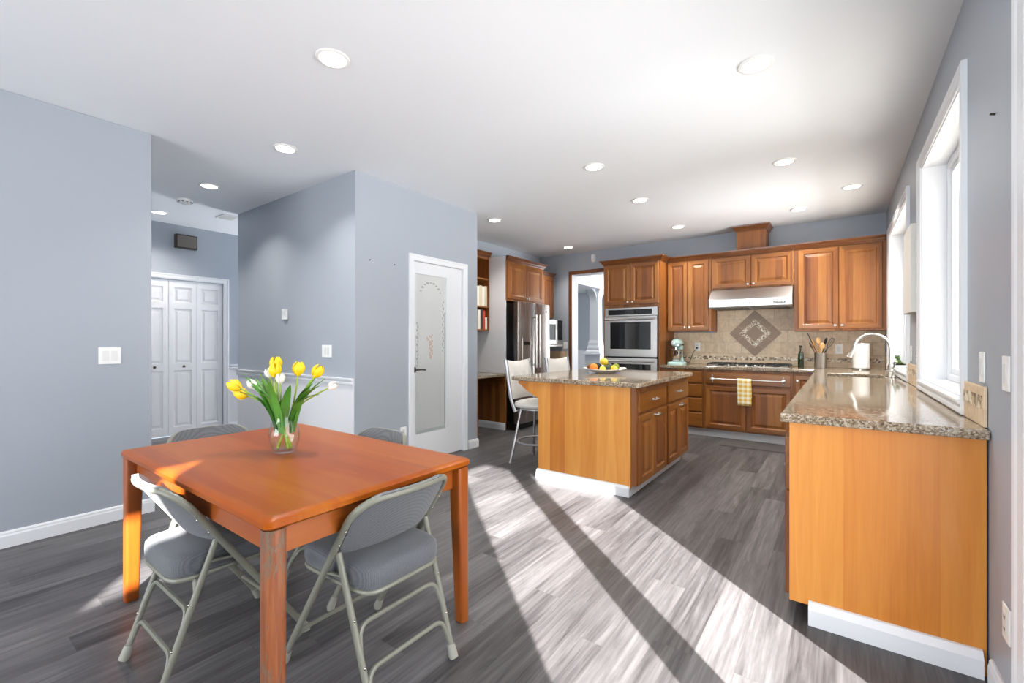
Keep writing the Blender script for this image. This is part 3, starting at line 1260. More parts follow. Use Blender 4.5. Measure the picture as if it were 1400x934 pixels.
# wall cabinet left of the hood
t = thing('wall_cabinet', 'cherry wall cabinet with two narrow tall doors between oven tower and hood', 'cabinet', (-1.69, 6.6, 1.375), group='cherry wall cabinets')
x0, x1 = -1.975, -1.392
obj('body', box(B(), x0 + G, x1 - G, UF, YB - G, 1.375, 2.352), 'cherry_upright', t, 0.002)
door(t, 'F', UF, -1.968, -1.700, 1.392, 2.345, (-1.728, 1.43))
door(t, 'F', UF, -1.692, -1.425, 1.392, 2.345, (-1.664, 1.43))
obj('crown_moulding', crown_bm([(x1 - G, UF), (x0 + G, UF)][::-1], 2.352), 'cherry_crown', t)

t = thing('wall_cabinet', 'short cherry wall cabinet with two wide doors directly above the range hood', 'cabinet', (-0.91, 6.6, 1.925), group='cherry wall cabinets')
x0, x1 = -1.392, -0.445
obj('body', box(B(), x0 + G, x1 - G, UF, YB - G, 1.922, 2.352), 'cherry_upright', t, 0.002)
door(t, 'F', UF, -1.372, -0.917, 1.942, 2.345, (-0.945, 1.975))
door(t, 'F', UF, -0.909, -0.460, 1.942, 2.345, (-0.881, 1.975))
obj('crown_moulding', crown_bm([(x0 + G, UF), (x1 - G, UF)], 2.352), 'cherry_crown', t)

t = thing('wall_cabinet', 'cherry wall cabinet with two broad tall doors right of the hood by the window', 'cabinet', (0.0, 6.6, 1.36), group='cherry wall cabinets')
x0, x1 = -0.445, XR - 0.002
obj('body', box(B(), x0 + G, x1, UF, YB - G, 1.362, 2.352), 'cherry_upright', t, 0.002)
door(t, 'F', UF, -0.400, -0.006, 1.388, 2.345, (-0.036, 1.425))
door(t, 'F', UF, 0.000, 0.392, 1.388, 2.345, (0.030, 1.425))
obj('crown_moulding', crown_bm([(x0 + G, UF), (x1, UF)], 2.352), 'cherry_crown', t)

t = thing('duct_cover', 'small cherry box with crown on top of the hood cabinet, reaching the ceiling', 'duct cover', (-0.917, 6.6, 2.424))
obj('body', box(B(), -1.085, -0.750, 6.47, YB - G, 2.424, 2.668), 'cherry_upright', t, 0.002)
obj('crown_moulding', crown_bm([(-1.085, YB - G), (-1.085, 6.47), (-0.750, 6.47), (-0.750, YB - G)], 2.668), 'cherry_crown', t)

# range hood
t = thing('range_hood', 'stainless steel range hood with sloping front under the short cabinet', 'range hood', (-0.92, 6.5, 1.668))
hx0, hx1 = -1.385, -0.452
bm = B()
prism(bm, [(YB - 0.012, 1.668), (6.285, 1.668), (6.275, 1.680), (6.275, 1.775), (6.285, 1.785), (6.425, 1.918), (YB - 0.012, 1.918)], 'X', hx0, hx1)
obj('canopy', bm, 'brushed_steel', t, 0.003)
bm = B()
for k in range(2):
    box(bm, hx0 + 0.05 + k * 0.43, hx0 + 0.45 + k * 0.43, 6.32, 6.70, 1.660, 1.667)
obj('filter', bm, 'vent_grille', t)
for u in (-0.995, -0.975, -0.925, -0.905, -0.885):
    obj('control_button', box(B(), u - 0.006, u + 0.006, 6.270, 6.2745, 1.714, 1.726), 'black_iron', t)
bm = box(B(), -0.650, -0.520, 6.2715, 6.2745, 1.702, 1.730)
obj('badge', bm, 'display_grey', t)
bm = B()
for k in range(8):
    u = -0.642 + k * 0.0148
    box(bm, u, u + 0.004, 6.2695, 6.2712, 1.708, 1.724)
    box(bm, u, u + 0.010, 6.2695, 6.2712, 1.720 if k % 2 else 1.708, 1.724 if k % 2 else 1.712)
obj('badge_lettering', bm, 'nickel', t)

# oven tower
t = thing('oven_tower_cabinet', 'tall cherry cabinet holding the double wall oven beside the cased opening', 'cabinet', (-2.4, 6.45, 0.0))
x0, x1 = -2.822, -1.980
bm = B()
box(bm, x0, x0 + 0.028, BF, YB - G, 0.105, 2.355)
box(bm, x1 - 0.028, x1, BF, YB - G, 0.105, 2.355)
box(bm, x0 + 0.028, x1 - 0.028, BF, YB - G, 1.722, 2.355)
box(bm, x0 + 0.028, x1 - 0.028, BF, YB - G, 0.105, 0.40)
box(bm, x0 + 0.028, x1 - 0.028, 6.72, YB - G, 0.40, 1.722)
obj('body', bm, 'cherry_upright', t, 0.002)
door(t, 'F', BF, -2.800, -2.410, 1.765, 2.345, (-2.440, 1.80))
door(t, 'F', BF, -2.402, -2.004, 1.765, 2.345, (-2.372, 1.80))
drawer(t, 'F', BF, -2.790, -2.015, 0.13, 0.38, pl=(-2.40, 0.28))
obj('crown_moulding', crown_bm([(x0, YB - 0.02), (x0, BF), (x1, BF), (x1, UF - 0.058)], 2.355), 'cherry_crown', t)
obj('toe_kick', box(B(), x0 + 0.004, x1 - 0.004, 6.225, 6.24, 0.001, 0.104), 'white_trim_paint', t)

t = thing('double_wall_oven', 'stainless steel double wall oven with black glass doors in the cherry tower', 'oven', (-2.4, 6.4, 0.41))
ox0, ox1 = -2.787, -2.015
obj('body', box(B(), ox0 + 0.03, ox1 - 0.03, BF + 0.003, 6.70, 0.412, 1.715), 'black_appliance', t)
pnl = obj('control_panel', box(B(), ox0, ox1, BF - 0.028, BF + 0.001, 1.600, 1.718), 'brushed_steel', t, 0.003)
obj('display', box(B(), ox0 + 0.05, ox1 - 0.075, BF - 0.030, BF - 0.0275, 1.618, 1.694), 'oven_glass', pnl)
bm = box(B(), -2.435, -2.350, BF - 0.0315, BF - 0.0302, 1.645, 1.675)
obj('clock', bm, 'display_grey', pnl)


def oven_door(z0, z1):
    fr = 0.068
    b2 = B()
    a, b = ox0, ox1
    gz0, gz1 = z0 + 0.105, z1 - 0.085
    y0, y1 = BF - 0.045, BF + 0.001
    box(b2, a, a + fr, y0, y1, z0, z1)
    box(b2, b - fr, b, y0, y1, z0, z1)
    box(b2, a + fr, b - fr, y0, y1, z0, gz0)
    box(b2, a + fr, b - fr, y0, y1, gz1, z1)
    d = obj('oven_door', b2, 'brushed_steel', t, 0.004)
    obj('window_glass', box(B(), a + fr + 0.018, b - fr - 0.018, y0 + 0.006, y0 + 0.02, gz0 + 0.004, gz1 - 0.004), 'oven_glass', d)
    b3 = B()
    tube(b3, [(a + 0.03, y0 - 0.045, z1 - 0.042), (b - 0.03, y0 - 0.045, z1 - 0.042)], 0.012, 12)
    for u in (a + 0.06, b - 0.06):
        box(b3, u - 0.012, u + 0.012, y0 - 0.045, y0 + 0.001, z1 - 0.051, z1 - 0.033)
    obj('handle', b3, 'brushed_steel', d)
    for u in (a + fr - 0.002, b - fr - 0.016):
        obj('glass_trim', box(B(), u, u + 0.020, y0 - 0.003, y0 + 0.01, gz0, gz1), 'satin_nickel', d)


oven_door(1.020, 1.594)
oven_door(0.420, 0.998)


# base cabinets along the back wall
def base_body(t, x0, x1):
    bm = box(B(), x0 + 0.001, x1 - 0.001, BF, YB - 0.004, 0.105, CT - 0.040)
    obj('body', bm, 'cherry_upright', t, 0.002)
    obj('toe_kick', box(B(), x0 + 0.001, x1 - 0.001, 6.222, 6.236, 0.001, 0.104), 'white_trim_paint', t)


t = thing('base_cabinet', 'cherry base cabinet with a stack of four plain drawers below the mixer', 'cabinet', (-1.69, 6.45, 0), group='cherry base cabinets')
base_body(t, -1.978, -1.412)
for z0, z1 in ((0.695, 0.845), (0.515, 0.675), (0.325, 0.495), (0.128, 0.305)):
    drawer(t, 'F', BF, -1.955, -1.438, z0, z1)
t = thing('base_cabinet', 'wide cherry base cabinet with towel bar and two doors under the cooktop', 'cabinet', (-0.92, 6.45, 0), group='cherry base cabinets')
base_body(t, -1.412, -0.430)
drawer(t, 'F', BF, -1.394, -0.452, 0.692, 0.842, name='false_front')
door(t, 'F', BF, -1.394, -0.930, 0.128, 0.662)
door(t, 'F', BF, -0.918, -0.452, 0.128, 0.662)
bm = B()
tube(bm, [(-1.325, BF - 0.075, 0.762), (-0.515, BF - 0.075, 0.762)], 0.008, 10)
for u in (-1.31, -0.53):
    tube(bm, [(u, BF - 0.019, 0.762), (u, BF - 0.08, 0.762)], 0.009, 10)
    lathe(bm, [(0.022, 0.0), (0.022, 0.006), (0.012, 0.012)], 12, (u, BF - 0.020, 0.762), axis='Y')
    ball(bm, (u, BF - 0.02, 0.80), 0.010, 8, 6)
    ball(bm, (u, BF - 0.02, 0.725), 0.010, 8, 6)
obj('towel_bar', bm, 'brushed_steel', t)
t = thing('base_cabinet', 'narrow cherry corner base cabinet with one small knob, half hidden by the counter', 'cabinet', (-0.31, 6.45, 0), group='cherry base cabinets')
base_body(t, -0.430, -0.182)
door(t, 'F', BF, -0.414, -0.186, 0.128, 0.842, (-0.388, 0.775))

# right-hand run under the windows
XF = -0.180
t = thing('peninsula_cabinet', 'cherry base cabinet at the near end of the window counter with broad plain end panel', 'cabinet', (0.13, 2.9, 0), group='cherry base cabinets')
bm = B()
prism(bm, [(XF, 0.075), (XF + 0.076, 0.075), (XF + 0.076, 0.001), (XR - 0.006, 0.001), (XR - 0.006, CT - 0.040), (XF, CT - 0.040)], 'Y', 2.356, 2.376)
obj('end_panel', bm, 'cherry_veneer', t, 0.0015)
bm = B()
box(bm, XF, XR - 0.006, 2.378, 3.30, 0.105, CT - 0.040)
box(bm, XF + 0.076, XR - 0.006, 2.378, 3.30, 0.001, 0.105)
obj('body', bm, 'cherry_upright', t)
obj('base_moulding', sweep_bm([(XF + 0.072, 2.355), (XR - 0.018, 2.355)], [(0.0, 0.001), (0.030, 0.001), (0.030, 0.070), (0.022, 0.082), (0.012, 0.096), (0.0, 0.098)]), 'white_trim_paint', t)
drawer(t, 'L', XF, 2.385, 3.02, 0.565, 0.800, kn=(2.74, 0.592))
door(t, 'L', XF, 2.385, 3.02, 0.090, 0.555)
for (y0, y1, lab) in ((3.30, 4.05, 'cherry base cabinet under the near counter window, facing the island'), (4.05, 4.95, 'cherry base cabinet between the near cabinet and the sink, facing the island'), (4.95, 6.15, 'cherry sink base cabinet in front of the far window, facing the island')):
    t = thing('base_cabinet', lab, 'cabinet', (0.13, (y0 + y1) / 2, 0), group='cherry base cabinets')
    bm = B()
    if y0 < 4.9:
        box(bm, XF, XR - 0.006, y0 + 0.001, y1 - 0.001, 0.105, CT - 0.040)
    else:
        box(bm, XF, XR - 0.006, y0 + 0.001, y1 - 0.001, 0.105, 0.62)
        box(bm, XF, XF + 0.04, y0 + 0.001, y1 - 0.001, 0.62, CT - 0.040)
    box(bm, XF + 0.076, XR - 0.006, y0 + 0.001, y1 - 0.001, 0.001, 0.105)
    obj('body', bm, 'cherry_upright', t)
    m = (y0 + y1) / 2
    drawer(t, 'L', XF, y0 + 0.015, y1 - 0.015, 0.695, 0.845, pl=(m, 0.77))
    door(t, 'L', XF, y0 + 0.015, m - 0.004, 0.128, 0.672, (m - 0.03, 0.62))
    door(t, 'L', XF, m + 0.004, y1 - 0.015, 0.128, 0.672, (m + 0.03, 0.62))

# the L-shaped granite counter, with the sink cut-out
bm = B()
CX0 = -0.213
SX0, SX1, SY0, SY1 = -0.09, 0.335, 5.08, 5.60
zt, zb = CT, CT - 0.038
L_out = [(-1.976, 6.125), (CX0, 6.125), (CX0, 2.320), (XR - 0.003, 2.320), (XR - 0.003, YB - 0.003), (-1.976, YB - 0.003)]
xs = [-1.976, CX0, SX0, SX1, XR - 0.003]
ys = [2.320, SY0, SY1, 6.125, YB - 0.003]
gv = {}


def gvert(x, y, z):
    k = (round(x, 4), round(y, 4), round(z, 4))
    if k not in gv:
        gv[k] = bm.verts.new((x, y, z))
    return gv[k]


cells = set()
for i in range(4):
    for j in range(4):
        if i == 0 and j < 3:
            continue
        if i == 2 and j == 1:
            continue
        cells.add((i, j))
for (i, j) in cells:
    c = [(xs[i], ys[j]), (xs[i + 1], ys[j]), (xs[i + 1], ys[j + 1]), (xs[i], ys[j + 1])]
    quad(bm, [gvert(x, y, zt) for x, y in c])
    quad(bm, [gvert(x, y, zb) for x, y in reversed(c)])
    for k, (di, dj) in enumerate(((0, -1), (1, 0), (0, 1), (-1, 0))):
        if (i + di, j + dj) not in cells:
            p, q = c[k], c[(k + 1) % 4]
            quad(bm, [gvert(p[0], p[1], zt), gvert(p[0], p[1], zb), gvert(q[0], q[1], zb), gvert(q[0], q[1], zt)])
o = obj('countertop', bm, 'granite', None, 0.007, seg=3)
tag(o, 'L-shaped speckled tan granite countertop along the window wall and back wall', 'countertop')

t = thing('kitchen_sink', 'stainless undermount sink sunk in the window counter below the faucet', 'sink', (0.12, 5.34, 0.66))
bm = B()
m = 0.004
rings = []
for ins, z in ((-0.02, zb - 0.002), (0.0, zb - 0.002), (0.004, zb - 0.02), (0.012, 0.70), (0.04, 0.672)):
    rings.append([(SX0 - 0.01 + ins, SY0 - 0.01 + ins, z), (SX1 + 0.01 - ins, SY0 - 0.01 + ins, z), (SX1 + 0.01 - ins, SY1 + 0.01 - ins, z), (SX0 - 0.01 + ins, SY1 + 0.01 - ins, z)])
loft(bm, rings, True, False, True, 0, False)
o = obj('basin', bm, 'brushed_steel', t)
md = o.modifiers.new('thick', 'SOLIDIFY')
md.thickness = 0.0015
md.offset = -1
obj('drain', lathe(B(), [(0.0, 0.673), (0.04, 0.674), (0.045, 0.677)], 16, (0.12, 5.34, 0)), 'nickel', t)

t = thing('kitchen_faucet', 'tall brushed gooseneck faucet with spray head standing behind the sink', 'faucet', (0.386, 5.40, CT))
bm = lathe(B(), [(0.030, CT + 0.001), (0.030, CT + 0.012), (0.024, CT + 0.02), (0.022, CT + 0.10), (0.017, CT + 0.115)], 18, (0.386, 5.40, 0))
obj('base', bm, 'satin_nickel', t)
pts = [(0.386, 5.40, CT + 0.10), (0.386, 5.40, CT + 0.24)]
for k in range(13):
    a = R(180 - 15 * k) if False else R(15 * k)
    pts.append((0.386 - 0.135 + 0.135 * math.cos(a), 5.40, CT + 0.255 + 0.135 * math.sin(a)))
obj('gooseneck', tube(B(), pts, 0.0135, 12), 'satin_nickel', t)
bm = tube(B(), [(0.118, 5.40, CT + 0.27), (0.108, 5.40, CT + 0.235), (0.086, 5.40, CT + 0.19), (0.078, 5.40, CT + 0.172)], 0.018, 14, rs=[0.014, 0.016, 0.022, 0.026])
obj('spray_head', bm, 'nickel', t)
bm = tube(B(), [(0.386, 5.40, CT + 0.07), (0.405, 5.36, CT + 0.085), (0.418, 5.33, CT + 0.14)], 0.006, 8)
obj('lever', bm, 'satin_nickel', t)
t = thing('soap_dispenser', 'short brushed soap dispenser on the counter just in front of the faucet', 'soap dispenser', (0.392, 5.20, CT))
bm = lathe(B(), [(0.020, CT + 0.001), (0.020, CT + 0.008), (0.012, CT + 0.014), (0.011, CT + 0.045), (0.014, CT + 0.05), (0.012, CT + 0.06), (0.0, CT + 0.064)], 16, (0.392, 5.20, 0))
obj('body', bm, 'satin_nickel', t)
obj('spout', tube(B(), [(0.392, 5.20, CT + 0.055), (0.35, 5.20, CT + 0.06), (0.335, 5.20, CT + 0.052)], 0.006, 8), 'satin_nickel', t)

# tile backsplashes
t = thing('backsplash', 'beige travertine tile backsplash with brown diamond medallion behind the cooktop', 'backsplash', (-0.77, YB - 0.006, CT + 0.001))
bm = box(B(), -1.976, XR - 0.012, YB - 0.0105, YB - 0.0015, CT + 0.001, 1.360)
box(bm, -1.384, -0.453, YB - 0.0105, YB - 0.0015, 1.3605, 1.667)
obj('tile_field', bm, 'travertine_tile', t)
obj('mosaic_border', box(B(), -1.976, XR - 0.012, YB - 0.0135, YB - 0.0107, 0.982, 1.032), 'pebble_mosaic', t)
MX, MZ, MH = -0.912, 1.345, 0.312
yb = YB - 0.0108


def dia(bm, r0, r1, y0, y1):
    """square ring stood on its corner between half diagonals r0 (hole) and r1"""
    o = [(MX, MZ - r1), (MX + r1, MZ), (MX, MZ + r1), (MX - r1, MZ)]
    if r0 <= 0:
        prism(bm, o, 'Y', y1, y0)
        return
    i = [(MX, MZ - r0), (MX + r0, MZ), (MX, MZ + r0), (MX - r0, MZ)]
    for k in range(4):
        j = (k + 1) % 4
        prism(bm, [o[k], o[j], i[j], i[k]], 'Y', y1, y0)


bm = B()
dia(bm, 0, MH + 0.004, yb, yb - 0.002)
med = obj('medallion', bm, 'medallion_grout', t)
# brown border tiles: three to a side
bm = B()
ex, ez = Vector((1, 1)).normalized(), Vector((-1, 1)).normalized()
side = MH * math.sqrt(2)
cell = side / 3.0
for a in range(3):
    for b in range(3):
        if a == 1 and b == 1:
            continue
        u0, v0 = -side / 2 + a * cell + 0.0015, -side / 2 + b * cell + 0.0015
        u1, v1 = u0 + cell - 0.003, v0 + cell - 0.003
        prism(bm, [(MX + (ex * u + ez * v).x, MZ + (ex * u + ez * v).y) for u, v in ((u0, v0), (u1, v0), (u1, v1), (u0, v1))], 'Y', yb - 0.0045, yb - 0.0015)
obj('border_tiles', bm, 'medallion_brown', med)
bm = B()
dia(bm, 0.112, 0.192, yb - 0.002, yb - 0.0062)
obj('mosaic_band', bm, 'chip_mosaic', med)
bm = B()
dia(bm, 0, 0.108, yb - 0.002, yb - 0.0062)
obj('center_tile', bm, 'medallion_brown', med)
for (y0, y1, lab) in ((2.372, 2.700, 'short tile backsplash piece on the window wall at the near end of the counter'), (4.060, 4.630, 'short tile backsplash piece on the wall between the two counter windows'), (6.385, 6.768, 'short tile backsplash piece in the corner beyond the far window')):
    t = thing('side_backsplash', lab, 'backsplash', (XR - 0.006, (y0 + y1) / 2, CT + 0.001), group='low tile backsplash pieces')
    obj('tile_field', box(B(), XR - 0.0115, XR - 0.0015, y0, y1, CT + 0.001, 1.066), 'travertine_tile', t, 0.002)
    obj('mosaic_border', box(B(), XR - 0.0140, XR - 0.0117, y0 + 0.02, y1 - 0.001, 0.982, 1.032), 'pebble_mosaic', t)

# gas cooktop
t = thing('gas_cooktop', 'stainless gas cooktop with black cast iron grates set in the granite below the hood', 'cooktop', (-0.94, 6.42, CT))
bm = B()
prism(bm, [(-1.405, 6.20), (-0.475, 6.20), (-0.475, 6.66), (-1.405, 6.66)], 'Z', CT + 0.001, CT + 0.010)
obj('tray', bm, 'brushed_steel', t, 0.004)
for k in range(3):
    gx = -1.255 + k * 0.315
    bm = B()
    for dx in (-0.14, 0.14):
        box(bm, gx + dx - 0.006, gx + dx + 0.006, 6.27, 6.64, CT + 0.026, CT + 0.040)
    for yy in (6.275, 6.455, 6.635):
        box(bm, gx - 0.14, gx + 0.14, yy - 0.006, yy + 0.006, CT + 0.026, CT + 0.040)
    box(bm, gx - 0.006, gx + 0.006, 6.27, 6.64, CT + 0.026, CT + 0.040)
    for dx in (-0.14, 0.14):
        for yy in (6.275, 6.635):
            box(bm, gx + dx - 0.007, gx + dx + 0.007, yy - 0.007, yy + 0.007, CT + 0.0105, CT + 0.026)
    obj('grate', bm, 'black_iron', t, 0.002)
    for yy in (6.36, 6.55):
        obj('burner', lathe(B(), [(0.045, CT + 0.0105), (0.045, CT + 0.016), (0.03, CT + 0.018), (0.03, CT + 0.024), (0.0, CT + 0.0245)], 16, (gx, yy, 0)), 'black_iron', t)
for k in range(5):
    obj('knob', lathe(B(), [(0.018, CT + 0.0105), (0.016, CT + 0.030), (0.0, CT + 0.031)], 14, (-1.14 + k * 0.10, 6.232, 0)), 'nickel', t)

# ------------------------------------------------------------------ island
t = thing('kitchen_island', 'cherry kitchen island with plain front panel, two drawers and four doors', 'island', (-1.75, 4.12, 0))
ix0, ix1, iy0, iy1 = -2.195, -1.285, 3.40, 4.84
bm = box(B(), ix0, -1.330, iy0, iy0 + 0.018, 0.070, CT - 0.040)
obj('end_panel', bm, 'cherry_veneer', t, 0.0015)
bm = box(B(), ix0 + 0.001, ix1, iy0 + 0.019, iy1, 0.092, CT - 0.040)
box(bm, ix0 + 0.02, ix1 - 0.06, iy0 + 0.019, iy1 - 0.02, 0.002, 0.092)
box(bm, -1.329, ix1, iy0 + 0.004, iy0 + 0.019, 0.092, CT - 0.040)
obj('body', bm, 'cherry_upright', t, 0.0015)
bm = sweep_bm([(ix0 - 0.002, iy0 + 0.10), (ix0 - 0.002, iy0 - 0.001), (-1.352, iy0 - 0.001), (-1.352, iy1 - 0.03)], [(0.0, 0.001), (0.014, 0.001), (0.014, 0.070), (0.008, 0.088), (0.0, 0.090)])
obj('base_moulding', bm, 'white_trim_paint', t)
for (a, b) in ((3.438, 4.118), (4.165, 4.835)):
    m = (a + b) / 2
    drawer(t, 'R', ix1, a, b, 0.668, 0.828, pl=(m, 0.75))
    d1 = door(t, 'R', ix1, a, m - 0.003, 0.100, 0.645)
    d2 = door(t, 'R', ix1, m + 0.003, b, 0.100, 0.645)
    pull(d2, 'R', ix1 + 0.02, m + 0.048, 0.615)
for yy in (3.43, 4.72):
    bm = B()
    poly = [(ix0 - 0.001, CT - 0.040), (-2.425, CT - 0.040), (-2.425, CT - 0.070)]
    for k in range(7):
        q = k / 6.0
        poly.append((-2.40 + 0.20 * q, CT - 0.080 - 0.115 * q - 0.012 * math.sin(PI * q)))
    poly.append((ix0 - 0.001, CT - 0.215))
    prism(bm, poly, 'Y', yy - 0.02, yy + 0.02)
    obj('corbel', bm, 'cherry_veneer', t, 0.002)
r = 0.05
bm = B()
IX0, IX1, IY0, IY1 = -2.455, -1.228, 3.325, 4.885


def rr_outline(x0, x1, y0, y1, r, n=5):
    out = []
    for cx_, cy_, a0 in ((x1 - r, y0 + r, -90), (x1 - r, y1 - r, 0), (x0 + r, y1 - r, 90), (x0 + r, y0 + r, 180)):
        for k in range(n + 1):
            a = R(a0 + 90 * k / n)
            out.append((cx_ + r * math.cos(a), cy_ + r * math.sin(a)))
    return out


prism(bm, rr_outline(IX0, IX1, IY0, IY1, 0.03), 'Z', zb, zt)
o = obj('island_top', bm, 'granite', None, 0.008, seg=3)
tag(o, 'speckled tan granite slab on the kitchen island, overhanging toward the bar stools', 'countertop')

# ------------------------------------------------------------------ left kitchen wall: fridge, desk, hutch
t = thing('fridge_surround', 'white tall side panels framing the refrigerator with cherry cabinet above', 'cabinet', (-4.04, 5.44, 0))
obj('side_panel', box(B(), XK + 0.002, -3.742, 4.955, 4.975, 0.790, 2.430), 'white_wainscot_paint', t, 0.002)
obj('side_panel', box(B(), XK + 0.002, -3.742, 5.915, 5.935, 0.002, 2.370), 'white_wainscot_paint', t, 0.002)
obj('lower_panel', box(B(), XK + 0.002, -3.742, 4.955, 4.975, 0.002, 0.745), 'cherry_upright', t)
obj('base_moulding', sweep_bm([(XK + 0.02, 4.954), (-3.742, 4.954)], BASEP, 0.001), 'white_trim_paint', t)
obj('lower_rail', box(B(), XK + 0.002, -3.742, 4.945, 4.954, 0.635, 0.745), 'cherry_level', t, 0.002)
obj('cabinet_body', box(B(), XK + 0.002, -3.745, 4.977, 5.913, 1.812, 2.355), 'cherry_upright', t)
obj('face_frame', frame_bm('X', -3.745, -3.738, 4.957, 5.933, 1.808, 2.370, 0.03), 'cherry_upright', t)
door(t, 'R', -3.740, 4.985, 5.440, 1.835, 2.345, (5.415, 1.865))
door(t, 'R', -3.740, 5.448, 5.905, 1.835, 2.345, (5.472, 1.865))
obj('crown_moulding', crown_bm([(-3.738, 4.957), (-3.738, 5.935), (-4.0, 5.935)], 2.362), 'cherry_crown', t)

t = thing('refrigerator', 'stainless french door refrigerator with water dispenser beside the white panel', 'refrigerator', (-3.9, 5.4, 0))
fx = -3.545
obj('body', box(B(), -4.28, -3.625, 4.988, 5.830, 0.012, 1.775), 'black_appliance', t, 0.004)
obj('kick_grille', box(B(), -3.625, -3.60, 4.995, 5.825, 0.012, 0.085), 'black_appliance', t)


def fridge_door(name, y0, y1, z0, z1):
    b2 = B()
    n = 8
    outl = []
    for k in range(n + 1):
        q = k / n
        yy = y0 + (y1 - y0) * q
        outl.append((fx - 0.004 + 0.010 * math.sin(PI * q) ** 0.6 if 0 < q < 1 else fx - 0.008, yy))
    outl += [(-3.618, y1), (-3.618, y0)]
    prism(b2, outl, 'Z', z0, z1)
    return obj(name, b2, 'fridge_steel', t, 0.004)


mid = 5.405
d1 = fridge_door('door', 4.990, mid - 0.003, 0.700, 1.785)
d2 = fridge_door('door', mid + 0.003, 5.828, 0.700, 1.785)
d3 = fridge_door('freezer_drawer', 4.990, 5.828, 0.095, 0.690)
for d, yy in ((d1, mid - 0.045), (d2, mid + 0.045)):
    b2 = tube(B(), [(fx + 0.055, yy, 0.86), (fx + 0.055, yy, 1.62)], 0.014, 12)
    for z in (0.90, 1.58):
        tube(b2, [(fx - 0.004, yy, z), (fx + 0.055, yy, z)], 0.010, 8)
    obj('handle', b2, 'satin_nickel', d)
b2 = tube(B(), [(fx + 0.055, 5.07, 0.61), (fx + 0.055, 5.75, 0.61)], 0.014, 12)
for yy in (5.11, 5.71):
    tube(b2, [(fx - 0.004, yy, 0.61), (fx + 0.055, yy, 0.61)], 0.010, 8)
obj('handle', b2, 'satin_nickel', d3)
b2 = frame_bm('X', fx - 0.002, fx + 0.010, 5.075, 5.300, 0.955, 1.275, 0.022)
box(b2, fx - 0.002, fx + 0.008, 5.097, 5.278, 1.150, 1.253)
disp = obj('water_dispenser', b2, 'fridge_steel', d1, 0.002)
b2 = box(B(), fx + 0.0005, fx + 0.003, 5.098, 5.277, 0.978, 1.149)
obj('dispenser_recess', b2, 'vent_grille', d1)
b2 = box(B(), fx + 0.0085, fx + 0.0105, 5.115, 5.260, 1.185, 1.235)
obj('dispenser_display', b2, 'black_appliance', d1)
obj('badge', lathe(B(), [(0.014, 0), (0.014, 0.003), (0.0, 0.0032)], 16, (fx + 0.0045, 5.70, 1.68), axis='X'), 'display_grey', d2)

# desk top running into the fridge panel
o = obj('desk_counter', box(B(), XK + 0.004, -3.735, PY1 + 0.02, 4.953, 0.752, 0.788), 'granite', None, 0.006)
tag(o, 'low granite desk top tucked behind the pantry wall beside the fridge panel', 'countertop')
bm = box(B(), XK + 0.004, -3.79, PY1 + 0.02, PY1 + 0.44, 0.002, 0.750)
t = thing('desk_cabinet', 'cherry desk drawer cabinet hidden behind the pantry corner under the desk top', 'cabinet', (-4.06, PY1 + 0.23, 0))
obj('body', bm, 'cherry_upright', t)
for z0, z1 in ((0.56, 0.73), (0.33, 0.54), (0.11, 0.31)):
    drawer(t, 'R', -3.79, PY1 + 0.035, PY1 + 0.425, z0, z1, pl=(PY1 + 0.23, (z0 + z1) / 2))

# open bookshelf above the desk
t = thing('wall_bookshelf', 'open cherry wall shelf with books above the desk beside the fridge panel', 'shelf', (-4.18, 4.60, 1.385))
sy0, sy1, sx = 4.10, 4.950, -4.025
bm = B()
box(bm, XK + 0.003, sx, sy0, sy0 + 0.02, 1.385, 2.425)
box(bm, XK + 0.003, sx, sy1 - 0.02, sy1, 1.385, 2.425)
box(bm, XK + 0.003, XK + 0.012, sy0 + 0.02, sy1 - 0.02, 1.385, 2.425)
obj('case', bm, 'cherry_upright', t, 0.002)
for z in (1.385, 1.712, 2.105, 2.40):
    obj('shelf', box(B(), XK + 0.013, sx - 0.004, sy0 + 0.021, sy1 - 0.021, z, z + 0.022), 'cherry_level', t, 0.002)
obj('crown_moulding', crown_bm([(sx, sy0), (sx, sy1)], 2.425), 'cherry_crown', t)


def book(y0, y1, z0, h, mat, lab, dp=0.19, lean=0.0):
    bk = thing('book', lab, 'book', (sx - 0.02 - dp / 2, (y0 + y1) / 2, z0), group='books on the wall shelf')
    b2 = B()
    xx1 = sx - 0.02
    box(b2, xx1 - dp, xx1, y0, y0 + 0.003, z0, z0 + h)
    box(b2, xx1 - dp, xx1, y1 - 0.003, y1, z0, z0 + h)
    box(b2, xx1 - 0.003, xx1, y0 + 0.003, y1 - 0.003, z0, z0 + h)
    obj('cover', b2, mat, bk)
    obj('pages', box(B(), xx1 - dp + 0.006, xx1 - 0.0035, y0 + 0.0035, y1 - 0.0035, z0 + 0.004, z0 + h - 0.004), 'paper_white', bk)
    return bk


book(4.868, 4.922, 1.735, 0.285, 'book_cream', 'thick cream book on the middle shelf touching the right end of the case')
book(4.812, 4.866, 1.735, 0.275, 'book_white', 'thick white book second from the right on the middle shelf')
book(4.752, 4.810, 1.735, 0.285, 'book_cream', 'thick pale book third from the right on the middle shelf')
book(4.700, 4.750, 1.735, 0.270, 'book_white', 'white book fourth from the right on the middle shelf')
book(4.880, 4.922, 1.408, 0.170, 'book_white', 'short white book on the lowest shelf at the right end')
book(4.830, 4.878, 1.408, 0.265, 'book_red', 'red book on the lowest shelf next to the short white book')
book(4.775, 4.828, 1.408, 0.280, 'book_dark', 'dark brown book on the lowest shelf left of the red book')
book(4.725, 4.773, 1.408, 0.270, 'book_white', 'pale book on the lowest shelf left of the dark brown book')

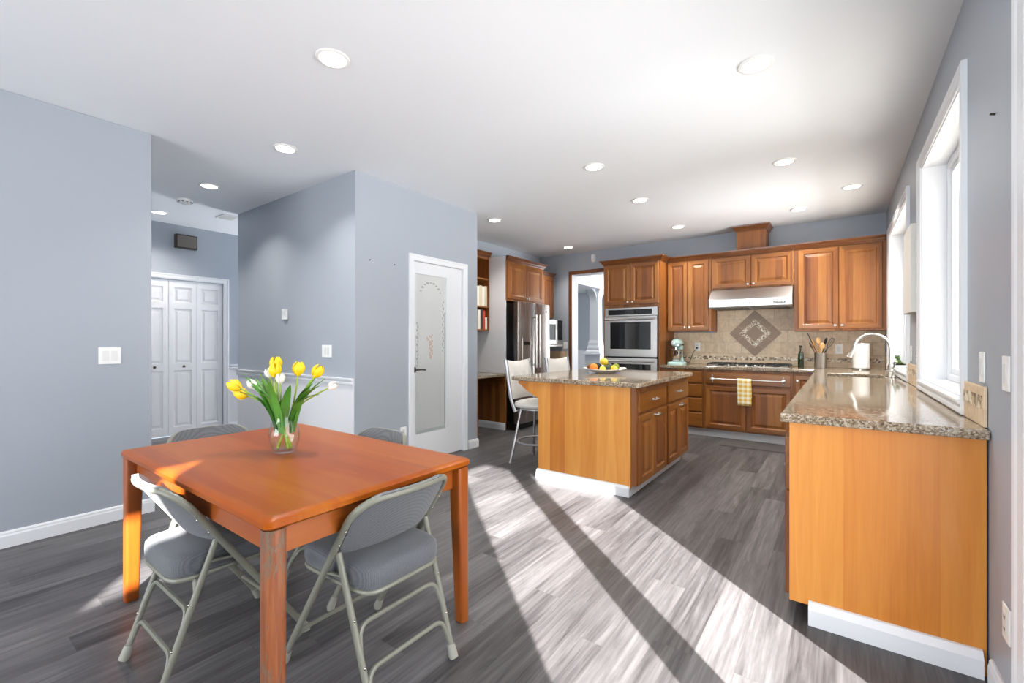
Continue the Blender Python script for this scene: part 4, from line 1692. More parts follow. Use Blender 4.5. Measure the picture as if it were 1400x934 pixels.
# hutch corner beyond the fridge
t = thing('wall_cabinet', 'cherry wall cabinet above the microwave in the far left corner', 'cabinet', (-4.17, 6.3, 1.60), group='cherry wall cabinets')
obj('body', box(B(), XK + 0.002, -4.0, 5.940, 6.660, 1.625, 2.345), 'cherry_upright', t, 0.002)
door(t, 'R', -4.0, 5.950, 6.296, 1.640, 2.335, (6.27, 1.68))
door(t, 'R', -4.0, 6.302, 6.650, 1.640, 2.335, (6.33, 1.68))
obj('crown_moulding', crown_bm([(-4.0, 5.940), (-4.0, 6.660), (XK + 0.01, 6.660)], 2.345, 0.85), 'cherry_crown', t)
o = obj('microwave_shelf', box(B(), XK + 0.002, -3.87, 5.940, YB - 0.004, 1.150, 1.180), 'white_enamel', None, 0.003)
tag(o, 'white shelf carrying the microwave on the far left wall', 'shelf')
t = thing('microwave', 'steel and black microwave on the white shelf beyond the refrigerator', 'microwave', (-4.1, 6.5, 1.181))
obj('body', box(B(), XK + 0.03, -3.890, 6.245, YB - 0.015, 1.184, 1.600), 'black_appliance', t, 0.004)
f = frame_bm('X', -3.889, -3.868, 6.247, 6.600, 1.190, 1.596, 0.07)
obj('door', f, 'brushed_steel', t, 0.003)
obj('window', box(B(), -3.888, -3.873, 6.318, 6.529, 1.261, 1.525), 'display_grey', t)
obj('control_panel', box(B(), -3.889, -3.870, 6.602, YB - 0.017, 1.260, 1.596), 'oven_glass', t)
obj('lower_trim', box(B(), -3.889, -3.868, 6.602, YB - 0.017, 1.190, 1.258), 'brushed_steel', t)
t = thing('base_cabinet', 'cherry base cabinet in the far left corner beyond the refrigerator', 'cabinet', (-4.06, 6.35, 0), group='cherry base cabinets')
obj('body', box(B(), XK + 0.004, -3.790, 5.940, YB - 0.006, 0.105, CT - 0.040), 'cherry_upright', t)
obj('toe_kick', box(B(), XK + 0.004, -3.850, 5.940, YB - 0.006, 0.001, 0.104), 'white_trim_paint', t)
door(t, 'R', -3.79, 5.955, 6.355, 0.128, 0.672, (6.33, 0.63))
door(t, 'R', -3.79, 6.361, 6.762, 0.128, 0.672, (6.39, 0.63))
drawer(t, 'R', -3.79, 5.955, 6.762, 0.695, 0.845, pl=(6.36, 0.77))
o = obj('corner_counter', box(B(), XK + 0.004, -3.750, 5.938, YB - 0.003, zb, zt), 'granite', None, 0.006)
tag(o, 'small granite counter in the far left corner below the microwave shelf', 'countertop')
o = obj('corner_backsplash', box(B(), XK + 0.03, -3.770, YB - 0.0125, YB - 0.002, CT + 0.001, 1.066), 'travertine_tile')
tag(o, 'low tile strip on the back wall behind the small corner counter', 'backsplash')


# ------------------------------------------------------------------ dining table
TX0, TX1, TY0, TY1, TZ = -2.765, -1.315, 0.610, 1.495, 0.720
t = thing('dining_table', 'rectangular reddish brown wooden dining table with worn corner leg', 'table', ((TX0 + TX1) / 2, (TY0 + TY1) / 2, 0))
bm = B()
r0 = [(x, y) for x, y in rr_outline(TX0, TX1, TY0, TY1, 0.028, 6)]
r1 = [(x, y) for x, y in rr_outline(TX0 + 0.008, TX1 - 0.008, TY0 + 0.008, TY1 - 0.008, 0.024, 6)]
r2 = [(x, y) for x, y in rr_outline(TX0 + 0.028, TX1 - 0.028, TY0 + 0.028, TY1 - 0.028, 0.02, 6)]
loft(bm, [[(x, y, TZ - 0.036) for x, y in r2], [(x, y, TZ - 0.034) for x, y in r1], [(x, y, TZ - 0.026) for x, y in r0],
          [(x, y, TZ - 0.010) for x, y in r0], [(x, y, TZ - 0.003) for x, y in r1], [(x, y, TZ) for x, y in r2]], True, True, True, 0, True)
obj('tabletop', bm, 'table_top_wood', t)
az0, az1 = TZ - 0.128, TZ - 0.037
lx0, lx1, ly0, ly1 = TX0 + 0.009, TX1 - 0.009, TY0 + 0.009, TY1 - 0.009
obj('apron', box(B(), lx0 + 0.066, lx1 - 0.066, ly0 + 0.038, ly0 + 0.058, az0, az1), 'table_rail_wood', t, 0.002)
obj('apron', box(B(), lx0 + 0.066, lx1 - 0.066, ly1 - 0.058, ly1 - 0.038, az0, az1), 'table_rail_wood', t, 0.002)
obj('apron', box(B(), lx0 + 0.038, lx0 + 0.058, ly0 + 0.066, ly1 - 0.066, az0, az1), 'table_rail_wood', t, 0.002)
obj('apron', box(B(), lx1 - 0.058, lx1 - 0.038, ly0 + 0.066, ly1 - 0.066, az0, az1), 'table_rail_wood', t, 0.002)


def table_leg(cx_, cy_, sx_, sy_, mat, taper=0.052, lab=None):
    """cx,cy: the outer corner; sx,sy point inwards"""
    def ring(w, z, rc):
        x0, x1 = sorted((cx_, cx_ + sx_ * w))
        y0, y1 = sorted((cy_, cy_ + sy_ * w))
        return [(x, y, z) for x, y in rr_outline(x0, x1, y0, y1, rc, 4)]
    b2 = B()
    rc = 0.024 if lab else 0.012
    loft(b2, [ring(taper - 0.004, 0.001, rc * 0.8), ring(taper, 0.006, rc * 0.8), ring(0.064, az0 - 0.01, rc), ring(0.064, az1, rc)], True, True, True, 0, True)
    return obj('leg', b2, mat, t, label=lab)


table_leg(lx1, ly0, -1, 1, 'worn_leg_wood', 0.060, 'scuffed leg with worn finish')
table_leg(lx0, ly0, 1, 1, 'table_leg_wood')
table_leg(lx1, ly1, -1, -1, 'table_leg_wood', 0.046)
table_leg(lx0, ly1, 1, -1, 'table_leg_wood')


# ------------------------------------------------------------------ folding chairs
def yl(z):
    return 0.270 - 0.665 * z


def make_chair():
    c = thing('folding_chair', 'x', 'chair', (0, 0, 0), 0, 'padded folding chairs round the dining table')
    K = dict(world=False)
    HX = 0.214
    # one bent tube: two front legs and the back rail
    pts = []
    for z in (0.022, 0.20, 0.40, 0.52, 0.58):
        pts.append((-HX, yl(z), z))
    rc_ = 0.085
    prof_ = [(-HX, 0.598)]
    for k in range(0, 9):
        a = PI - PI / 2 * k / 8.0
        prof_.append((-HX + rc_ + rc_ * math.cos(a), 0.627 + rc_ * math.sin(a)))
    prof_ += [(x_, 0.712 + 0.004 * (1 - (x_ / 0.13) ** 2)) for x_ in (-0.09, -0.05, 0.0, 0.05, 0.09)]
    prof_ += [(-x_, z_) for x_, z_ in prof_[9::-1]]
    for x, z in prof_:
        pts.append((x, yl(z) - 0.046 * (1 - (x / HX) ** 2), z))
    for z in (0.58, 0.52, 0.40, 0.20, 0.022):
        pts.append((HX, yl(z), z))
    obj('front_frame', tube(B(), pts, 0.0125, 10), 'chair_frame_paint', c, **K)
    # rear legs
    def yr(z):
        return -0.255 + 0.352 * z
    def xr(z):
        return 0.184 + 0.030 * z
    for s in (-1, 1):
        obj('rear_leg', tube(B(), [(s * xr(z), yr(z), z) for z in (0.022, 0.25, 0.508)], 0.0115, 10), 'chair_frame_paint', c, **K)
    bm = B()
    for zt_ in (0.275, 0.140):
        zl = zt_ - 0.075
        path = [(-xr(zl) + 0.004, yr(zl), zl), (-xr(zt_) + 0.020, yr(zt_), zt_), (xr(zt_) - 0.020, yr(zt_), zt_), (xr(zl) - 0.004, yr(zl), zl)]
        tube(bm, rounded(path, 0.045, 6), 0.0085, 8)
    obj('rear_crossbar', bm, 'chair_frame_paint', c, **K)
    bm = B()
    zt_, zl = 0.150, 0.085
    path = [(-HX, yl(zl), zl), (-HX + 0.025, yl(zt_), zt_), (HX - 0.025, yl(zt_), zt_), (HX, yl(zl), zl)]
    tube(bm, rounded(path, 0.045, 6), 0.0085, 8)
    obj('front_crossbar', bm, 'chair_frame_paint', c, **K)
    for s in (-1, 1):
        tube_pts = [(s * (xr(0.435) + 0.003), yr(0.435), 0.435), (s * 0.206, yl(0.425) + 0.004, 0.425)]
        obj('hinge_link', tube(B(), tube_pts, 0.009, 8, flat=0.6), 'chair_frame_paint', c, **K)
        bm = tube(B(), [(s * (HX + 0.004), yl(0.02), 0.0015), (s * HX, yl(0.02), 0.012), (s * HX, yl(0.05), 0.050)], 0.017, 12, rs=[0.0165, 0.0185, 0.0155])
        obj('foot_cap', bm, 'rubber_cap', c, **K)
        bm = tube(B(), [(s * (xr(0.0)), yr(0.0) - 0.003, 0.0015), (s * xr(0.012), yr(0.012), 0.012), (s * xr(0.05), yr(0.05), 0.050)], 0.017, 12, rs=[0.0165, 0.0185, 0.0150])
        obj('foot_cap', bm, 'rubber_cap', c, **K)
    # seat
    def seat_outline(k, dz=0):
        out = []
        for i in range(40):
            a = 2 * PI * i / 40
            ca, sa = math.cos(a), math.sin(a)
            e = 0.30
            x = 0.176 * math.copysign(abs(ca) ** e, ca)
            y = 0.208 * math.copysign(abs(sa) ** e, sa)
            x *= 1.0 + 0.035 * (y / 0.208)
            out.append((x * k, y * k + 0.004))
        return out
    bm = B()
    rings = []
    for k, z in ((0.95, 0.388), (1.0, 0.392), (1.025, 0.405), (1.03, 0.430), (1.02, 0.452), (0.98, 0.463), (0.90, 0.469), (0.6, 0.474), (0.25, 0.475)):
        rings.append([(x, y, z) for x, y in seat_outline(k)])
    loft(bm, rings, True, True, True, 0, True)
    seat = obj('seat', bm, 'chair_fabric', c, **K)
    bm = ring_tube(B(), [(x, y, 0.383) for x, y in seat_outline(0.985)], 0.0095, 8)
    obj('seat_rim', bm, 'chair_frame_paint', c, **K)
    bm = loft(B(), [], True) if False else B()
    loft(bm, [[(x, y, 0.375) for x, y in seat_outline(0.97)], [(x, y, 0.379) for x, y in seat_outline(0.97)]], True, True, True, 0, False)
    obj('seat_pan', bm, 'chair_frame_paint', c, **K)
    # padded back: curved shell inside and slightly above the rail
    def bp(u, v, off):
        # u -1..1 across, v 0..1 up
        x = u * 0.200
        au = max(0.0, (abs(u) - 0.60) / 0.40)
        top = 0.636 + 0.090 * math.sqrt(max(0.0, 1 - au * au))
        bot = 0.497 + 0.028 * (1 - math.sqrt(max(0.0, 1 - au ** 4)))
        z = bot + (top - bot) * v
        y = yl(z) - 0.046 * (1 - min(1, (x / HX) ** 2)) + 0.006 + off
        return (x, y, z)
    bm = B()
    nu, nv = 24, 8
    grid = [[], []]
    for side in (0, 1):
        for j in range(nv + 1):
            row = []
            for i in range(nu + 1):
                u, v = -1 + 2 * i / nu, j / nv
                puff = 0.008 * (1 - u ** 4) * (1 - (2 * v - 1) ** 4)
                row.append(bm.verts.new(bp(u, v, (0.013 + puff) if side else -0.008 - 0.3 * puff)))
            grid[side].append(row)
    for side in (0, 1):
        g = grid[side]
        for j in range(nv):
            for i in range(nu):
                q = [g[j][i], g[j][i + 1], g[j + 1][i + 1], g[j + 1][i]]
                quad(bm, q if side == 0 else q[::-1], 0, True)
    per = [(0, i) for i in range(nu)] + [(j, nu) for j in range(nv)] + [(nv, i) for i in range(nu, 0, -1)] + [(j, 0) for j in range(nv, 0, -1)]
    for k in range(len(per)):
        (a, b), (c2, d2) = per[k], per[(k + 1) % len(per)]
        quad(bm, [grid[0][a][b], grid[1][a][b], grid[1][c2][d2], grid[0][c2][d2]], 0, True)
    obj('backrest', bm, 'chair_fabric', c, **K)
    bm = B()
    for s in (-1, 1):
        for z in (0.545, 0.60):
            ball(bm, (s * HX, yl(z) - 0.0125, z), 0.005, 8, 5)
        for z in (0.30, 0.16):
            ball(bm, (s * xr(z), yr(z) - 0.0115, z), 0.005, 8, 5)
    obj('rivets', bm, 'nickel', c, **K)
    return c


ch = make_chair()
ch.location = (-2.05, 0.76, 0)
ch['label'] = 'grey padded folding chair on the near side of the table, its back sunlit'
grp = ch['group']
dup(ch, (-1.466, 1.085, 0), R(90), 'grey padded folding chair at the table end nearest the kitchen island', grp)
dup(ch, (-2.80, 1.07, 0), R(-90), 'grey padded folding chair at the table end toward the closet doors, mostly hidden', grp)
dup(ch, (-2.10, 1.42, 0), R(180), 'grey padded folding chair on the far table side near the frosted pantry door', grp)


# ------------------------------------------------------------------ bar stools
def make_stool():
    c = thing('bar_stool', 'x', 'stool', (0, 0, 0), 0, 'bar stools at the kitchen island')
    K = dict(world=False)
    tops = 0.545
    for sx_ in (-1, 1):
        for sy_ in (-1, 1):
            obj('leg', tube(B(), [(sx_ * 0.212, sy_ * 0.195, 0.004), (sx_ * 0.130, sy_ * 0.120, tops)], 0.0135, 10), 'stool_metal', c, **K)
            obj('foot_cap', lathe(B(), [(0.020, 0.0012), (0.020, 0.008), (0.014, 0.014)], 12, (sx_ * 0.212, sy_ * 0.195, 0)), 'stool_metal', c, **K)
    pts = [(0.222 * math.cos(2 * PI * k / 40), 0.208 * math.sin(2 * PI * k / 40), 0.215) for k in range(40)]
    obj('foot_ring', ring_tube(B(), pts, 0.010, 8), 'stool_metal', c, **K)
    bm = B()
    loft(bm, [[(0.185 * math.cos(a), 0.18 * math.sin(a), z) for a in [2 * PI * k / 32 for k in range(32)]] for z in (0.545, 0.562)], True, True, True, 0, False)
    obj('swivel_plate', bm, 'stool_metal', c, **K)

    def so(k):
        out = []
        for i in range(40):
            a = 2 * PI * i / 40
            ca, sa = math.cos(a), math.sin(a)
            out.append((0.208 * k * math.copysign(abs(ca) ** 0.6, ca), 0.208 * k * math.copysign(abs(sa) ** 0.6, sa)))
        return out
    bm = B()
    loft(bm, [[(x, y, z) for x, y in so(k)] for k, z in ((0.90, 0.564), (1.0, 0.574), (1.03, 0.594), (0.98, 0.618), (0.82, 0.632), (0.45, 0.640))], True, True, True, 0, True)
    obj('seat', bm, 'vinyl_white', c, **K)
    for s in (-1, 1):
        bm = tube(B(), [(s * 0.195, -0.150, 0.520), (s * 0.205, -0.200, 0.66), (s * 0.212, -0.262, 1.050)], 0.018, 10, flat=0.45)
        obj('back_post', bm, 'stool_metal', c, **K)
    bm = B()
    tube(bm, [(-0.195, -0.152, 0.530), (0.195, -0.152, 0.530)], 0.011, 8)
    obj('back_rail', bm, 'stool_metal', c, **K)

    def by(z):
        return -0.195 - 0.165 * (z - 0.65)
    nu, nv = 16, 12
    bm = B()
    grid = [[], []]
    for side in (0, 1):
        for j in range(nv + 1):
            row = []
            for i in range(nu + 1):
                u, v = -1 + 2 * i / nu, -1 + 2 * j / nv
                uu, vv = math.copysign(abs(u) ** 0.9, u), v
                x = 0.192 * u * (1 - 0.03 * v * v)
                z = 0.845 + 0.200 * v - 0.018 * (1 - u * u) * max(0, v) - 0.0
                puff = 0.026 * (1 - u ** 4) * (1 - v ** 4)
                tuft = sum(0.020 * math.exp(-((u - a) ** 2 + (v - b) ** 2) * 60) for a, b in ((-0.35, 0.15), (0.35, 0.15)))
                y = by(z) - 0.022 * (1 - u * u) + ((0.012 + puff - tuft) if side else (-0.008 - 0.4 * puff))
                row.append(bm.verts.new((x, y, z)))
            grid[side].append(row)
    for side in (0, 1):
        g = grid[side]
        for j in range(nv):
            for i in range(nu):
                quad(bm, [g[j][i], g[j][i + 1], g[j + 1][i + 1], g[j + 1][i]], 0, True)
    per = [(0, i) for i in range(nu)] + [(j, nu) for j in range(nv)] + [(nv, i) for i in range(nu, 0, -1)] + [(j, 0) for j in range(nv, 0, -1)]
    for k in range(len(per)):
        (a, b), (c2, d2) = per[k], per[(k + 1) % len(per)]
        quad(bm, [grid[0][a][b], grid[1][a][b], grid[1][c2][d2], grid[0][c2][d2]], 0, True)
    obj('backrest', bm, 'vinyl_white', c, **K)
    return c


st = make_stool()
st.location = (-2.50, 3.865, 0)
st.rotation_euler = (0, 0, R(-90))
st['label'] = 'white cushioned metal bar stool at the near corner of the island overhang'
dup(st, (-2.47, 4.60, 0), R(-97), 'white cushioned metal bar stool farther along the island toward the oven', st['group'])

# ------------------------------------------------------------------ tulips in a glass vase
VX, VY = -2.088, 1.052
VS = 1.084
RV = Vector((math.cos(cam.rotation_euler[2]), math.sin(cam.rotation_euler[2]), 0))
DV = Vector((-RV.y, RV.x, 0))
t = thing('flower_vase', 'clear glass vase of tulips on the dining table', 'vase', (VX, VY, TZ))
zb_ = TZ + 0.0008
outer = [(0.0, 0.0), (0.040, 0.0), (0.050, 0.008), (0.060, 0.045), (0.063, 0.080), (0.054, 0.115), (0.042, 0.142), (0.042, 0.160), (0.053, 0.195)]
inner = [(0.051, 0.194), (0.040, 0.160), (0.040, 0.142), (0.051, 0.115), (0.060, 0.080), (0.057, 0.047), (0.046, 0.016), (0.0, 0.012)]
bm = lathe(B(), [(r_, z_ + zb_) for r_, z_ in outer + inner], 36, (VX, VY, 0))
obj('glass_body', bm, 'vase_glass', t)
bm = lathe(B(), [(0.0, zb_ + 0.0125), (0.045, zb_ + 0.017), (0.056, zb_ + 0.047), (0.059, zb_ + 0.080), (0.053, zb_ + 0.108), (0.0, zb_ + 0.108)], 36, (VX, VY, 0))
obj('water', bm, 'water', t)
t.scale = (VS, VS, VS)
BASE = Vector((VX, VY, TZ))
tl = [  # across, height, depth, colour, label
    (-0.050, 0.352, 0.03, 'petal_yellow', 'tallest yellow tulip in the vase, upright at the top of the bunch', 0.6),
    (-0.024, 0.326, -0.03, 'petal_yellow', 'yellow tulip just below and right of the tallest one', 0.8),
    (0.064, 0.332, -0.01, 'petal_yellow', 'big round yellow tulip right of the middle of the bunch', 0.5),
    (0.118, 0.322, 0.02, 'petal_yellow', 'yellow tulip at the upper right edge of the bunch', 1.0),
    (-0.182, 0.274, -0.01, 'petal_yellow', 'upper of the two yellow tulips drooping out at the left', 1.4),
    (-0.172, 0.240, 0.02, 'petal_yellow', 'lower of the two yellow tulips drooping out at the left', 1.5),
    (0.004, 0.300, -0.04, 'petal_white', 'white tulip at the front middle of the bunch', 0.4),
    (-0.112, 0.280, -0.02, 'petal_white', 'white tulip above the drooping yellow pair at the left', 0.9),
    (-0.088, 0.318, 0.05, 'petal_white', 'white tulip half hidden behind the leaves at the upper left', 0.7),
    (0.190, 0.276, 0.0, 'petal_white', 'closed white tulip stretching far out to the right', 1.6),
]
rr = random.Random(11)


def blade(bm, p0, p1, p2, w, nrm_hint):
    """leaf blade along a quadratic bend"""
    n = 9
    rows = []
    for k in range(n + 1):
        q = k / n
        p = p0 * (1 - q) ** 2 + p1 * 2 * q * (1 - q) + p2 * q * q
        tan = ((p1 - p0) * (1 - q) + (p2 - p1) * q).normalized()
        side = tan.cross(nrm_hint)
        side = side.normalized() if side.length > 1e-4 else Vector((1, 0, 0))
        ww = w * (math.sin(PI * (0.12 + 0.88 * q) ** 0.8) ** 0.75 if q < 1 else 0.0) + 0.0006
        up = side.cross(tan)
        rows.append([p - side * ww + up * ww * 0.35, p + up * -0.001, p + side * ww + up * ww * 0.35, p + up * 0.0015])
    loft(bm, rows, True, True, True, 0, True)


for (a, hgt, dep, pm, lab, droop) in tl:
    head = BASE + RV * a + DV * dep + Vector((0, 0, hgt))
    tp = thing('tulip', lab, 'tulip', BASE + Vector((0, 0, 0.02)), 0, 'tulips in the glass vase')
    hd = (RV * a + DV * dep)
    foot = BASE - hd.normalized() * rr.uniform(0.022, 0.036) + Vector((0, 0, 0.020))
    neck = BASE + hd.normalized() * min(0.026, hd.length * 0.5) + Vector((0, 0, 0.155))
    ctrl = neck + (neck - foot) * 0.5 * (0.9 if droop < 1.2 else 0.75)
    pts = [foot + (neck - foot) * (k / 5.0) for k in range(6)]
    for k in range(1, 9):
        q = k / 8.0
        pts.append(neck * (1 - q) ** 2 + ctrl * 2 * q * (1 - q) + head * q * q)
    obj('stem', tube(B(), pts, 0.0034, 7), 'stem_green', tp)
    d = (pts[-1] - pts[-3]).normalized()
    rotm = d.to_track_quat('Z', 'Y').to_matrix().to_4x4()
    bm = B()
    small = 0.84 if pm == 'petal_white' else 1.16
    for k in range(6):
        ang = 2 * PI * k / 6 + (0.3 if k % 2 else 0)
        inn = 0.9 if k % 2 else 1.0
        rows = []
        for j in range(8):
            q = j / 7.0
            rad = 0.0225 * small * inn * (math.sin(PI * (0.06 + 0.80 * q)) ** 0.75)
            hh = 0.052 * small * q
            half = 0.68 * (math.sin(PI * (0.10 + 0.86 * q)) ** 0.7)
            row = []
            for m_ in range(5):
                aa = ang + half * (m_ - 2) / 2.0
                row.append(rad * 1.0 * Vector((math.cos(aa), math.sin(aa), 0)) + Vector((0, 0, hh - 0.002)))
            rows.append(row)
        outer_ = [[head + rotm @ p for p in row] for row in rows]
        inner_ = [[head + rotm @ Vector((p.x * 0.9, p.y * 0.9, p.z)) for p in row] for row in rows]
        loft(bm, [o_ + i_[::-1] for o_, i_ in zip(outer_, inner_)], True, True, True, 0, True)
    obj('bloom', bm, pm, tp)
    bm = B()
    for k in range(3):
        ang = rr.uniform(-0.8, 0.8)
        reach = rr.uniform(0.07, 0.14)
        dirn = (hd.normalized() * math.cos(ang) + Vector((-hd.normalized().y, hd.normalized().x, 0)) * math.sin(ang))
        p0 = neck + Vector((0, 0, -0.07 + 0.03 * k)) + dirn * 0.004
        p2 = neck + dirn * reach * (0.75 + 0.35 * min(droop, 1.2)) + Vector((0, 0, rr.uniform(0.11, 0.19) / (0.8 + 0.3 * droop)))
        p1 = neck + dirn * reach * 0.22 + Vector((0, 0, 0.095))
        blade(bm, p0, p1, p2, rr.uniform(0.014, 0.021), dirn + Vector((0, 0, 0.2)))
    obj('leaf', bm, 'tulip_leaf' if rr.random() < 0.6 else 'tulip_green', tp)
    tp.scale = (VS, VS, VS)

# ------------------------------------------------------------------ fruit on a white platter, island
FX, FY = -1.93, 4.235
t = thing('fruit_platter', 'wide shallow white platter of citrus on the island top', 'platter', (FX, FY, CT))
bm = B()
n = 40


def plat(k, z, lift):
    out = []
    for i in range(n):
        a = 2 * PI * i / n
        ca, sa = math.cos(a), math.sin(a)
        e = 0.7
        x, y = 0.215 * k * math.copysign(abs(ca) ** e, ca), 0.150 * k * math.copysign(abs(sa) ** e, sa)
        p = RV * x + DV * y
        out.append((FX + p.x, FY + p.y, CT + z + lift * (x / 0.215) ** 2))
    return out


loft(bm, [plat(0.40, 0.0012, 0), plat(0.42, 0.003, 0), plat(0.72, 0.018, 0.004), plat(1.0, 0.036, 0.016), plat(0.985, 0.040, 0.016), plat(0.70, 0.023, 0.004), plat(0.40, 0.011, 0)], True, True, True, 0, True)
obj('dish', bm, 'bowl_ceramic', t)


def fruit(name, a, d, z, r, sc, mat, lab, tilt=0):
    p = Vector((FX, FY, CT)) + RV * a + DV * d + Vector((0, 0, z))
    f_ = thing(name, lab, 'fruit', p, 0, 'fruit on the platter')
    rot = Matrix.Rotation(cam.rotation_euler[2], 4, 'Z') @ Matrix.Rotation(tilt, 4, 'Y')
    obj('flesh', ball(B(), p, r, 20, 14, sc, 0, rot), mat, f_)
    e = Vector((rot @ Vector((r * sc[0] * 0.985, 0, 0))))
    if name == 'lemon':
        ball_bm = ball(B(), p + e, r * 0.22, 8, 6, (1.2, 1, 1), 0, rot)
        obj('tip', ball_bm, mat, f_)
    else:
        top = Vector((0, 0, r * sc[2] * 0.99))
        obj('stem_end', ball(B(), p + top, r * 0.12, 8, 5, (1, 1, 0.4)), 'stem_green', f_)


fruit('orange', -0.115, -0.020, 0.058, 0.043, (1, 1, 0.96), 'orange_peel', 'round orange at the left of the fruit platter')
fruit('avocado', -0.060, 0.055, 0.066, 0.040, (1.15, 0.9, 0.9), 'avocado_skin', 'dark green avocado behind the orange on the platter', 0.3)
fruit('lemon', -0.034, -0.066, 0.046, 0.026, (1.25, 1, 1), 'lemon_peel', 'small lemon at the front of the platter beside the orange')
fruit('avocado', 0.020, -0.045, 0.052, 0.033, (1.25, 0.9, 0.9), 'avocado_skin', 'dark avocado at the front middle of the platter', 0.2)
fruit('lemon', 0.000, 0.030, 0.112, 0.037, (1.2, 1, 1), 'lemon_peel', 'large lemon on top of the fruit pile', 0.4)
fruit('lemon', 0.080, -0.055, 0.051, 0.030, (1.2, 1, 1), 'lemon_peel', 'lemon at the front right of the platter')
fruit('lime', 0.115, 0.000, 0.062, 0.034, (1.1, 1, 1), 'lime_peel', 'yellow green lime at the right end of the fruit pile')
fruit('avocado', -0.140, 0.045, 0.058, 0.032, (1.1, 0.9, 0.9), 'dark_spoon_wood', 'brown fruit half hidden behind the orange at the far left')
fruit('avocado', 0.055, 0.035, 0.064, 0.035, (1.1, 0.95, 0.95), 'avocado_skin', 'dark avocado behind the lime on the platter')

# ------------------------------------------------------------------ things on the counters
# stand mixer, facing the room
MXX, MXY = -1.845, 6.46
t = thing('stand_mixer', 'pale aqua stand mixer with steel bowl on the back counter', 'mixer', (MXX, MXY, CT))
zc = CT + 0.001
bm = B()
loft(bm, [[(MXX + x, MXY + y, zc + z) for x, y in rr_outline(-0.105 * k, 0.105 * k, -0.17 * k, 0.16 * k, 0.08 * k, 6)] for k, z in ((1.0, 0.0), (1.0, 0.022), (0.92, 0.034), (0.6, 0.04))], True, True, True, 0, True)
obj('base', bm, 'aqua_enamel', t)
bm = B()
loft(bm, [[(MXX + x * k, MXY + 0.105 + y * k2, zc + z) for x, y in rr_outline(-0.055, 0.055, -0.05, 0.05, 0.035, 5)] for k, k2, z in ((1.25, 1.0, 0.03), (0.9, 0.85, 0.12), (0.85, 0.8, 0.22), (1.0, 1.1, 0.26))], True, True, True, 0, True)
obj('column', bm, 'aqua_enamel', t)
rings = []
for k in range(13):
    q = k / 12.0
    yy = MXY - 0.165 + 0.335 * q
    r_ = 0.066 * (math.sin(PI * (0.03 + 0.90 * q)) ** 0.38)
    rings.append([(MXX + r_ * math.cos(2 * PI * i / 20), yy, zc + 0.298 + r_ * 0.98 * math.sin(2 * PI * i / 20)) for i in range(20)])
bm = B()
loft(bm, rings, True, True, True, 0, True)
obj('motor_head', bm, 'aqua_enamel', t)
bm = lathe(B(), [(0.018, 0.0), (0.018, 0.008), (0.0, 0.010)], 14, (MXX, MXY - 0.166, zc + 0.300), axis='Y')
obj('hub_cap', bm, 'chrome', t)
bm = B()
for z in (0.262,):
    loft(bm, [[(MXX + x, MXY - 0.01 + y, zc + zz) for x, y in rr_outline(-0.0655, 0.0655, -0.13, 0.14, 0.05, 5)] for zz in (z, z + 0.012)], True, True, True, 0, True)
obj('trim_band', bm, 'chrome', t)
bm = lathe(B(), [(0.052, zc + 0.045), (0.055, zc + 0.055), (0.075, zc + 0.10), (0.088, zc + 0.165), (0.092, zc + 0.205), (0.095, zc + 0.208), (0.090, zc + 0.206), (0.072, zc + 0.10), (0.0, zc + 0.06)], 28, (MXX, MXY - 0.055, 0))
obj('bowl', bm, 'chrome', t)
bm = tube(B(), [(MXX, MXY - 0.055, zc + 0.26), (MXX, MXY - 0.055, zc + 0.16)], 0.012, 10)
obj('beater_shaft', bm, 'chrome', t)
for s in (-1, 1):
    obj('lever', tube(B(), [(MXX + s * 0.063, MXY + 0.03, zc + 0.272), (MXX + s * 0.088, MXY + 0.02, zc + 0.272)], 0.007, 8), 'black_iron', t)
bm = tube(B(), rounded([(MXX + 0.05, MXY + 0.155, zc + 0.05), (MXX + 0.115, MXY + 0.20, zc + 0.012), (-1.69, 6.70, zc + 0.16), (-1.648, YB - 0.028, 1.143)], 0.03), 0.004, 7)
obj('power_cord', bm, 'black_iron', t)
bm = box(B(), -1.660, -1.636, YB - 0.040, YB - 0.0215, 1.131, 1.155)
obj('plug', bm, 'black_iron', t)

# oil bottle
t = thing('oil_bottle', 'dark green glass oil bottle standing right of the cooktop', 'bottle', (-0.375, 6.48, CT))
bm = lathe(B(), [(0.028, zc), (0.031, zc + 0.006), (0.031, zc + 0.155), (0.027, zc + 0.175), (0.013, zc + 0.200), (0.012, zc + 0.245)], 20, (-0.375, 6.48, 0))
obj('glass_body', bm, 'bottle_glass_green', t)
obj('cap', lathe(B(), [(0.0145, zc + 0.2455), (0.0145, zc + 0.272), (0.0, zc + 0.274)], 16, (-0.375, 6.48, 0)), 'black_iron', t)

# utensil crock
CXX, CYY = -0.180, 6.50
t = thing('utensil_crock', 'cylindrical steel crock of cooking utensils on the back counter', 'crock', (CXX, CYY, CT))
bm = lathe(B(), [(0.0, zc), (0.062, zc), (0.064, zc + 0.004), (0.064, zc + 0.176), (0.066, zc + 0.182), (0.060, zc + 0.182), (0.060, zc + 0.010), (0.0, zc + 0.010)], 28, (CXX, CYY, 0))
obj('body', bm, 'brushed_steel', t)


